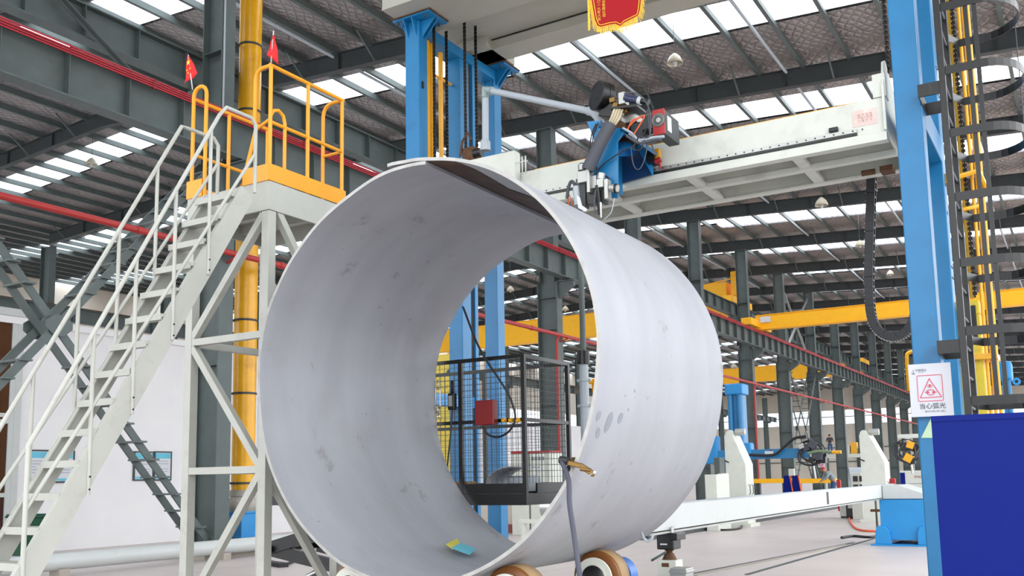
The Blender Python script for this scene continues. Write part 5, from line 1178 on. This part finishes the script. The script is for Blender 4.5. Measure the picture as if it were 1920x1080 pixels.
# power sources and hoses on the floor
for i, (x, y, m, lab) in enumerate(((1588, 965, 'cream', 'small cream welding power source on the floor, left of three'), (1600, 966, 'black', 'black welding power source on the floor, middle of three'), (1617, 966, 'maroon', 'dark red welding power source on the floor beside the headstock'))):
    p = at(x, y+6, Z=0); t = thing('power_source', lab, 'power source', p); MB().box(p.x-.17, p.x+.17, p.y-.25, p.y+.25, .06, .62).build('case', M[m], t, bevel=.02)
    MB().box(p.x-.15, p.x+.15, p.y-.22, p.y+.22, .0, .06).build('foot', M['black'], t); MB().box(p.x-.1, p.x+.1, p.y-.26, p.y-.25, .35, .52).build('front_panel', M['alu'], t)
    MB().tube([(p.x-.1, p.y-.1, .62), (p.x-.1, p.y-.1, .68), (p.x+.1, p.y-.1, .68), (p.x+.1, p.y-.1, .62)], .012, 6).build('handle', M['black'], t)
P_ = [at(x, y, Z=.03) for x, y in ((1592, 968), (1594, 978), (1604, 990), (1622, 995), (1650, 996), (1668, 997))]; tag(MB().tube(curve(P_, 8), .03, 6).build('orange_hose', M['orange']), 'orange hose lying on the floor between the power sources and the pedestal', 'hose')
P_ = [at(x, y, Z=.03) for x, y in ((1578, 1008), (1600, 1005), (1630, 1007), (1655, 1003))]; tag(MB().tube(curve(P_, 8), .035, 6).build('black_hose', M['rubber']), 'dark hose lying on the floor in front of the blue pedestal', 'hose')
P_ = [at(x, y, Z=.03) for x, y in ((1345, 988), (1350, 993), (1368, 993), (1388, 990), (1392, 982))]; tag(MB().tube(curve(P_, 8), .03, 6).build('black_hose', M['rubber']), 'thin black hose on the floor beneath the white beam by the headstock base', 'hose')
p = at(1645, 990, Z=0); t = thing('valve_stand', 'thin pipe stand with valves between the far headstock and the blue pedestal', 'valve stand', p); MB().cyl((p.x, p.y, 0), (p.x, p.y, 1.0), .03, 8).build('pipe', M['steel'], t); MB().cyl((p.x-.15, p.y, .85), (p.x+.15, p.y, .85), .025, 8).lathe((p.x-.2, p.y, .85), (0, 1, 0), [(.06, 0), (.06, .03), (0, .03)], 12).build('valve', M['alu'], t); MB().box(p.x-.15, p.x+.15, p.y-.04, p.y+.04, .45, .52).build('clamp', M['rust'], t)
# floor rack track
a, c = at(1330, 993, Z=0), at(1590, 946, Z=0); xk = -9.9
t = thing('floor_track', 'dark toothed floor track running away behind the white beam', 'track', (xk, 40, 0)); MB().box(xk-.5, xk-.42, 22, 62, 0, .12).build('rail', M['steel_dark'], t); MB().box(xk+.42, xk+.5, 22, 62, 0, .12).build('rail', M['steel_dark'], t)
b = MB()
for i in range(50): b.box(xk-.42, xk+.42, 22+i*.8, 22.14+i*.8, 0, .06)
b.build('cross_ties', M['steel'], t)
# pipe rollers with yellow and blue frames, far
for i, (x, lab) in enumerate(((1450, 'yellow and blue pipe roller bench far behind the boom, left one'), (1528, 'yellow and blue pipe roller bench far behind the boom, right one'))):
    p = at(x, 902, Y=48); t = thing('roller_bench', lab, 'bench', (p.x, 48, 0)); MB().box(p.x-1, p.x+1, 48, 48.3, p.z-.1, p.z+.12).build('top_beam', M['crane'], t); MB().box(p.x-.8, p.x+.8, 48, 48.4, .1, .35).build('blue_base', M['blue2'], t)
    for dx in (-.8, .8): MB().box(p.x+dx-.08, p.x+dx+.08, 48.05, 48.3, 0, p.z-.1).build('leg', M['steel_dark'], t)
for i, (x, lab) in enumerate(((1477, 'navy tilted plate stand with an orange edge, left of two'), (1493, 'navy tilted plate stand with an orange edge, right of two'))):
    p = at(x, 915, Y=42); t = thing('plate_stand', lab, 'stand', (p.x, 42, 0)); b = MB(); b.prism([(p.x-.25, 42, 0), (p.x+.3, 42, 0), (p.x+.1, 42, 1.45), (p.x-.15, 42, 1.45)], (0, .2, 0)); b.build('plate', M['panelblue'], t); MB().bar((p.x+.32, 42, .0), (p.x+.12, 42, 1.45), .08, .05, (1, 0, 0)).build('orange_edge', M['orange'], t)
t, a, c = cabinet('wall_box', 1478, 879, 1489, 892, 61.9, .25, 'cream', 'small cream switch box on a grey column right of the boom', 'box', False)
p = at(1540, 870, Y=69.4); t = thing('column_notice', 'small white notice with red symbol on a far grey column', 'sign', p); MB().box(p.x-.22, p.x+.22, 69.36, 69.4, p.z-.25, p.z+.25).build('board', M['signwhite'], t); MB().tube(arc((p.x, 69.34, p.z), (1, 0, 0), (0, 0, 1), .14, 0, 2*pi, 18)[:-1], .02, 6, closed=True).cyl((p.x-.1, 69.34, p.z+.1), (p.x+.1, 69.34, p.z-.1), .015, 6).build('symbol', M['signred'], t)
for x, lab in ((1572, 'red fire extinguisher board leaning behind the worker'), (1673, 'red gas cylinder left of the cream power cabinet')):
    p = at(x, 905, Y=40 if x < 1600 else 29); tag(MB().box(p.x-.08, p.x+.08, p.y, p.y+.12, 0, p.z+.12).build('red_board' if x < 1600 else 'gas_cylinder', M['redbox'], None, bevel=.03), lab, 'board' if x < 1600 else 'gas cylinder')
t = thing('mezzanine', 'pale steel mezzanine shelf between far columns carrying stored goods', 'platform', (-16, 88, 0))
p = at(1550, 850, Y=84); q_ = at(1612, 846, Y=84); MB().box(p.x-.3, q_.x+.6, 84, 86.2, p.z-.4, p.z-.1).build('deck', M['cream'], t)
for x in (p.x, (p.x+q_.x)/2, q_.x): MB().box(x-.08, x+.08, 84.1, 84.3, 0, p.z-.4).build('post', M['steel'], t)
zt_ = p.z-.1
for i in range(5): x = p.x+.9+i*.62; tag(MB().box(x-.26, x+.26, 84.6, 85.2, zt_, zt_+.5+.25*(i % 3)).build('storage_crate', M[('blue2', 'cream', 'duct', 'steel_dark', 'wallbeige')[i]], None, bevel=.03), ('blue', 'pale grey', 'yellow', 'dark grey', 'beige')[i]+' crate standing on the far mezzanine shelf', 'crate')
# blue column heads at the far right behind the ladder
for xx, Yq, lab in ((1888, 40, 'blue round topped manipulator column far behind the caged ladder'),):
    a, c = at(1870, 680, Y=Yq), at(1903, 760, Y=Yq); t = thing('manipulator', lab, 'manipulator', ((a.x+c.x)/2, Yq, 0)); MB().box(a.x, c.x, Yq, Yq+.6, a.z-.7, a.z+.05).build('column_head', M['blue2'], t, bevel=.12); MB().box(a.x+.1, c.x-.1, Yq+.05, Yq+.5, 0, a.z-.7).build('column', M['blue2'], t, bevel=.02)
    MB().cyl((c.x-.15, Yq-.02, .1), (c.x-.15, Yq-.02, a.z-.7), .09, 12).build('guide_rod', M['blue'], t); MB().lathe((c.x+.12, Yq, a.z-.75), (0, 1, 0), [(.06, 0), (.14, 0), (.14, .05), (.06, .05)], 16).build('lifting_eye', M['blue2'], t)
# drag chain lying on the floor at the left of the ring
a, c = at(500, 1056, Y=10.6), at(560, 1062, Y=10.6)
t = thing('floor_drag_chain', 'perforated black cable track lying on the floor behind the tower leg', 'cable chain', at(520, 1058, Z=.03))
b = MB(); p0, p1 = at(500, 1055, Z=.04), at(533, 1060, Z=.04)
for i in range(14): p = p0.lerp(p1, i/14); d_ = (p1-p0).normalized(); b.bar(p, p+d_*(p1-p0).length/18, .18, .08)
b.build('links', M['rubber'], t)
P_ = [at(x, y, Z=.03) for x, y in ((533, 1060), (550, 1052), (560, 1050), (575, 1056))]; MB().tube(curve(P_, 6), .03, 6).build('lead', M['rubber'], t)

# ================================================================== PEOPLE
def person(base, heading, joints, lab, shirt, trousers, cap=None):
    """joints in metres: forward u, left v, up z"""
    t = thing('person', lab, 'person', base); base = V(base); f = V((cos(heading), sin(heading), 0)); s_ = V((-sin(heading), cos(heading), 0))
    W_ = lambda j: base+f*j[0]+s_*j[1]+V((0, 0, j[2]))
    def skin(chains, name, m, root=0):
        me = bpy.data.meshes.new(name); vs = []; es = []; rad = []; idx = {}
        for ch in chains:
            pr = None
            for key, co, r in ch:
                if key in idx: i = idx[key]
                else: i = len(vs); idx[key] = i; vs.append(W_(co)-world_loc(t)); rad.append(r)
                if pr is not None: es.append((pr, i))
                pr = i
        me.from_pydata(vs, es, []); o = bpy.data.objects.new(name, me); COL.objects.link(o); o.parent = t; me.materials.append(m)
        md = o.modifiers.new('skin', 'SKIN'); o.modifiers.new('sub', 'SUBSURF').levels = 1; o.modifiers['sub'].render_levels = 2
        for i, d in enumerate(me.skin_vertices[0].data): d.radius = (rad[i], rad[i]); d.use_root = (i == root)
        md.use_smooth_shade = True; return o
    J = joints
    skin([[('pel', J['pelvis'], .15), ('wst', J['waist'], .125), ('ch', J['chest'], .155), ('nk', J['neck'], .055), ('hd0', J['chin'], .065), ('hd', J['head'], .095), ('tp', J['crown'], .07)],
          [('ch', J['chest'], .15), ('sL', J['shL'], .075), ('eL', J['elL'], .045), ('wL', J['wrL'], .03), ('hL', J['haL'], .038)], [('ch', J['chest'], .15), ('sR', J['shR'], .075), ('eR', J['elR'], .045), ('wR', J['wrR'], .03), ('hR', J['haR'], .038)],
          [('pel', J['pelvis'], .15), ('tL', J['hipL'], .095), ('kL', J['knL'], .065), ('aL', J['anL'], .042), ('fL', J['toL'], .04)], [('pel', J['pelvis'], .15), ('tR', J['hipR'], .095), ('kR', J['knR'], .065), ('aR', J['anR'], .042), ('fR', J['toR'], .04)]], 'body', M['skin'])
    skin([[('pv', V(J['pelvis']).lerp(V(J['waist']), .2), .175), ('wst', J['waist'], .17), ('ch', J['chest'], .17), ('n', V(J['chest']).lerp(V(J['neck']), .6), .09)], [('ch', J['chest'], .17), ('sL', J['shL'], .088), ('eL', J['elL'], .058), ('wL', V(J['elL']).lerp(V(J['wrL']), .85), .042)], [('ch', J['chest'], .17), ('sR', J['shR'], .088), ('eR', J['elR'], .058), ('wR', V(J['elR']).lerp(V(J['wrR']), .85), .042)]], 'shirt', shirt)
    skin([[('pel', J['pelvis'], .17), ('w', V(J['pelvis']).lerp(V(J['waist']), .8), .14)], [('pel', J['pelvis'], .17), ('tL', J['hipL'], .11), ('kL', J['knL'], .078), ('aL', J['anL'], .058)], [('pel', J['pelvis'], .17), ('tR', J['hipR'], .11), ('kR', J['knR'], .078), ('aR', J['anR'], .058)]], 'trousers', trousers)
    for k_ in ('L', 'R'):
        h = V(J['ha'+k_]); d = (h-V(J['wr'+k_])).normalized()
        for i in range(5):
            o_ = V((0, 0, 0)); o_[1] = (i-2)*.018; p_ = h+o_; l = (.05, .075, .08, .075, .06)[i]
            MB().tube([W_(p_), W_(p_+d*l*.6), W_(p_+d*l+V((.015, 0, -.01)))], [.009, .008, .006], 6).build('finger', M['skin'], t)
        MB().tube([W_(J['an'+k_]), W_(V(J['to'+k_])+V((-.05, 0, 0))), W_(V(J['to'+k_])+V((.04, 0, -.01)))], [.05, .05, .04], 10).build('shoe', M['black'], t)
    hd = V(J['head']); 
    MB().lathe(W_(hd), (0, 0, 1), [(.103, -.01), (.108, .03), (.10, .07), (.07, .105), (.0, .125)], 18).build('cap' if cap else 'hair', cap or M['hair'], t)
    MB().lathe(W_(hd+V((.1, 0, -.02))), V(W_((1, 0, 0)))-base, [(.018, 0), (.008, .03), (0, .035)], 8).build('nose', M['skin'], t)
    b = MB()
    for sgn in (-1, 1): b.lathe(W_(hd+V((.088, sgn*.035, .01))), V(W_((1, 0, 0)))-base, [(.012, 0), (0, .008)], 8)
    b.build('eyes', M['ink'], t); b = MB()
    for sgn in (-1, 1): b.lathe(W_(hd+V((-.0, sgn*.095, -.01))), V(W_((0, 1, 0)))-base, [(.025, 0), (.02, sgn*.015), (0, sgn*.015)], 8)
    b.build('ears', M['skin'], t); return t
stand = dict(pelvis=(0, 0, .95), waist=(.03, 0, 1.08), chest=(.1, 0, 1.32), neck=(.16, 0, 1.47), chin=(.18, 0, 1.53), head=(.2, 0, 1.6), crown=(.2, 0, 1.68), shL=(.11, .19, 1.4), elL=(.2, .27, 1.15), wrL=(.42, .2, 1.12), haL=(.48, .19, 1.11), shR=(.11, -.19, 1.4), elR=(.18, -.27, 1.14), wrR=(.40, -.2, 1.08), haR=(.46, -.19, 1.07), hipL=(0, .1, .88), knL=(.05, .12, .48), anL=(0, .12, .1), toL=(.15, .13, .05), hipR=(0, -.1, .88), knR=(.02, -.12, .48), anR=(-.05, -.12, .1), toR=(.1, -.13, .05))
bend = dict(stand); bend.update(pelvis=(-.1, 0, .9), waist=(.02, 0, 1.05), chest=(.2, 0, 1.22), neck=(.32, 0, 1.33), chin=(.37, 0, 1.37), head=(.42, 0, 1.43), crown=(.46, 0, 1.49), shL=(.22, .19, 1.28), elL=(.34, .25, 1.05), wrL=(.5, .18, .92), haL=(.55, .17, .88), shR=(.22, -.19, 1.28), elR=(.33, -.25, 1.03), wrR=(.48, -.18, .9), haR=(.53, -.17, .86), hipL=(-.08, .1, .84), hipR=(-.08, -.1, .84))
p = at(1562, 920, Y=46); person((p.x, p.y, .27), radians(215), bend, 'person in a red cap and grey shirt bending over beyond the white beam', M['shirt'], M['jeans'], M['redbox'])
tag(MB().box(p.x-.6, p.x+.6, p.y-.6, p.y+.6, 0, .25).build('low_work_platform', M['steel'], None, bevel=.01), 'low grey work platform under the bending person', 'platform')
p = at(1557, 850, Y=84.3); person((p.x, 84.35, zt_), radians(-80), stand, 'person in dark clothes standing on the far mezzanine', M['steel_dark'], M['jeans'])

# ------------------------------------------------------------------ every loose repeat its own part
SPLIT = set('header hanger wall_bracket toe_board gusset bolt rail_bolt coupling fly_brace batten clamp_band stand cross_tie cross_ties strut fittings rail small_lettering_ side_cheek clamp eyes ears base_frame lower_frame beam_ wheel hoist_box angle diagonal bolts guide_rod lifting_eye fan_guard clip saddle foot handle_ clamp_plate cap_plate_ slot'.split())
for o in list(bpy.data.objects):
    if o.type == 'MESH' and o.parent is not None and o.name.split('.')[0] in SPLIT and not o.get('kind'): split(o)
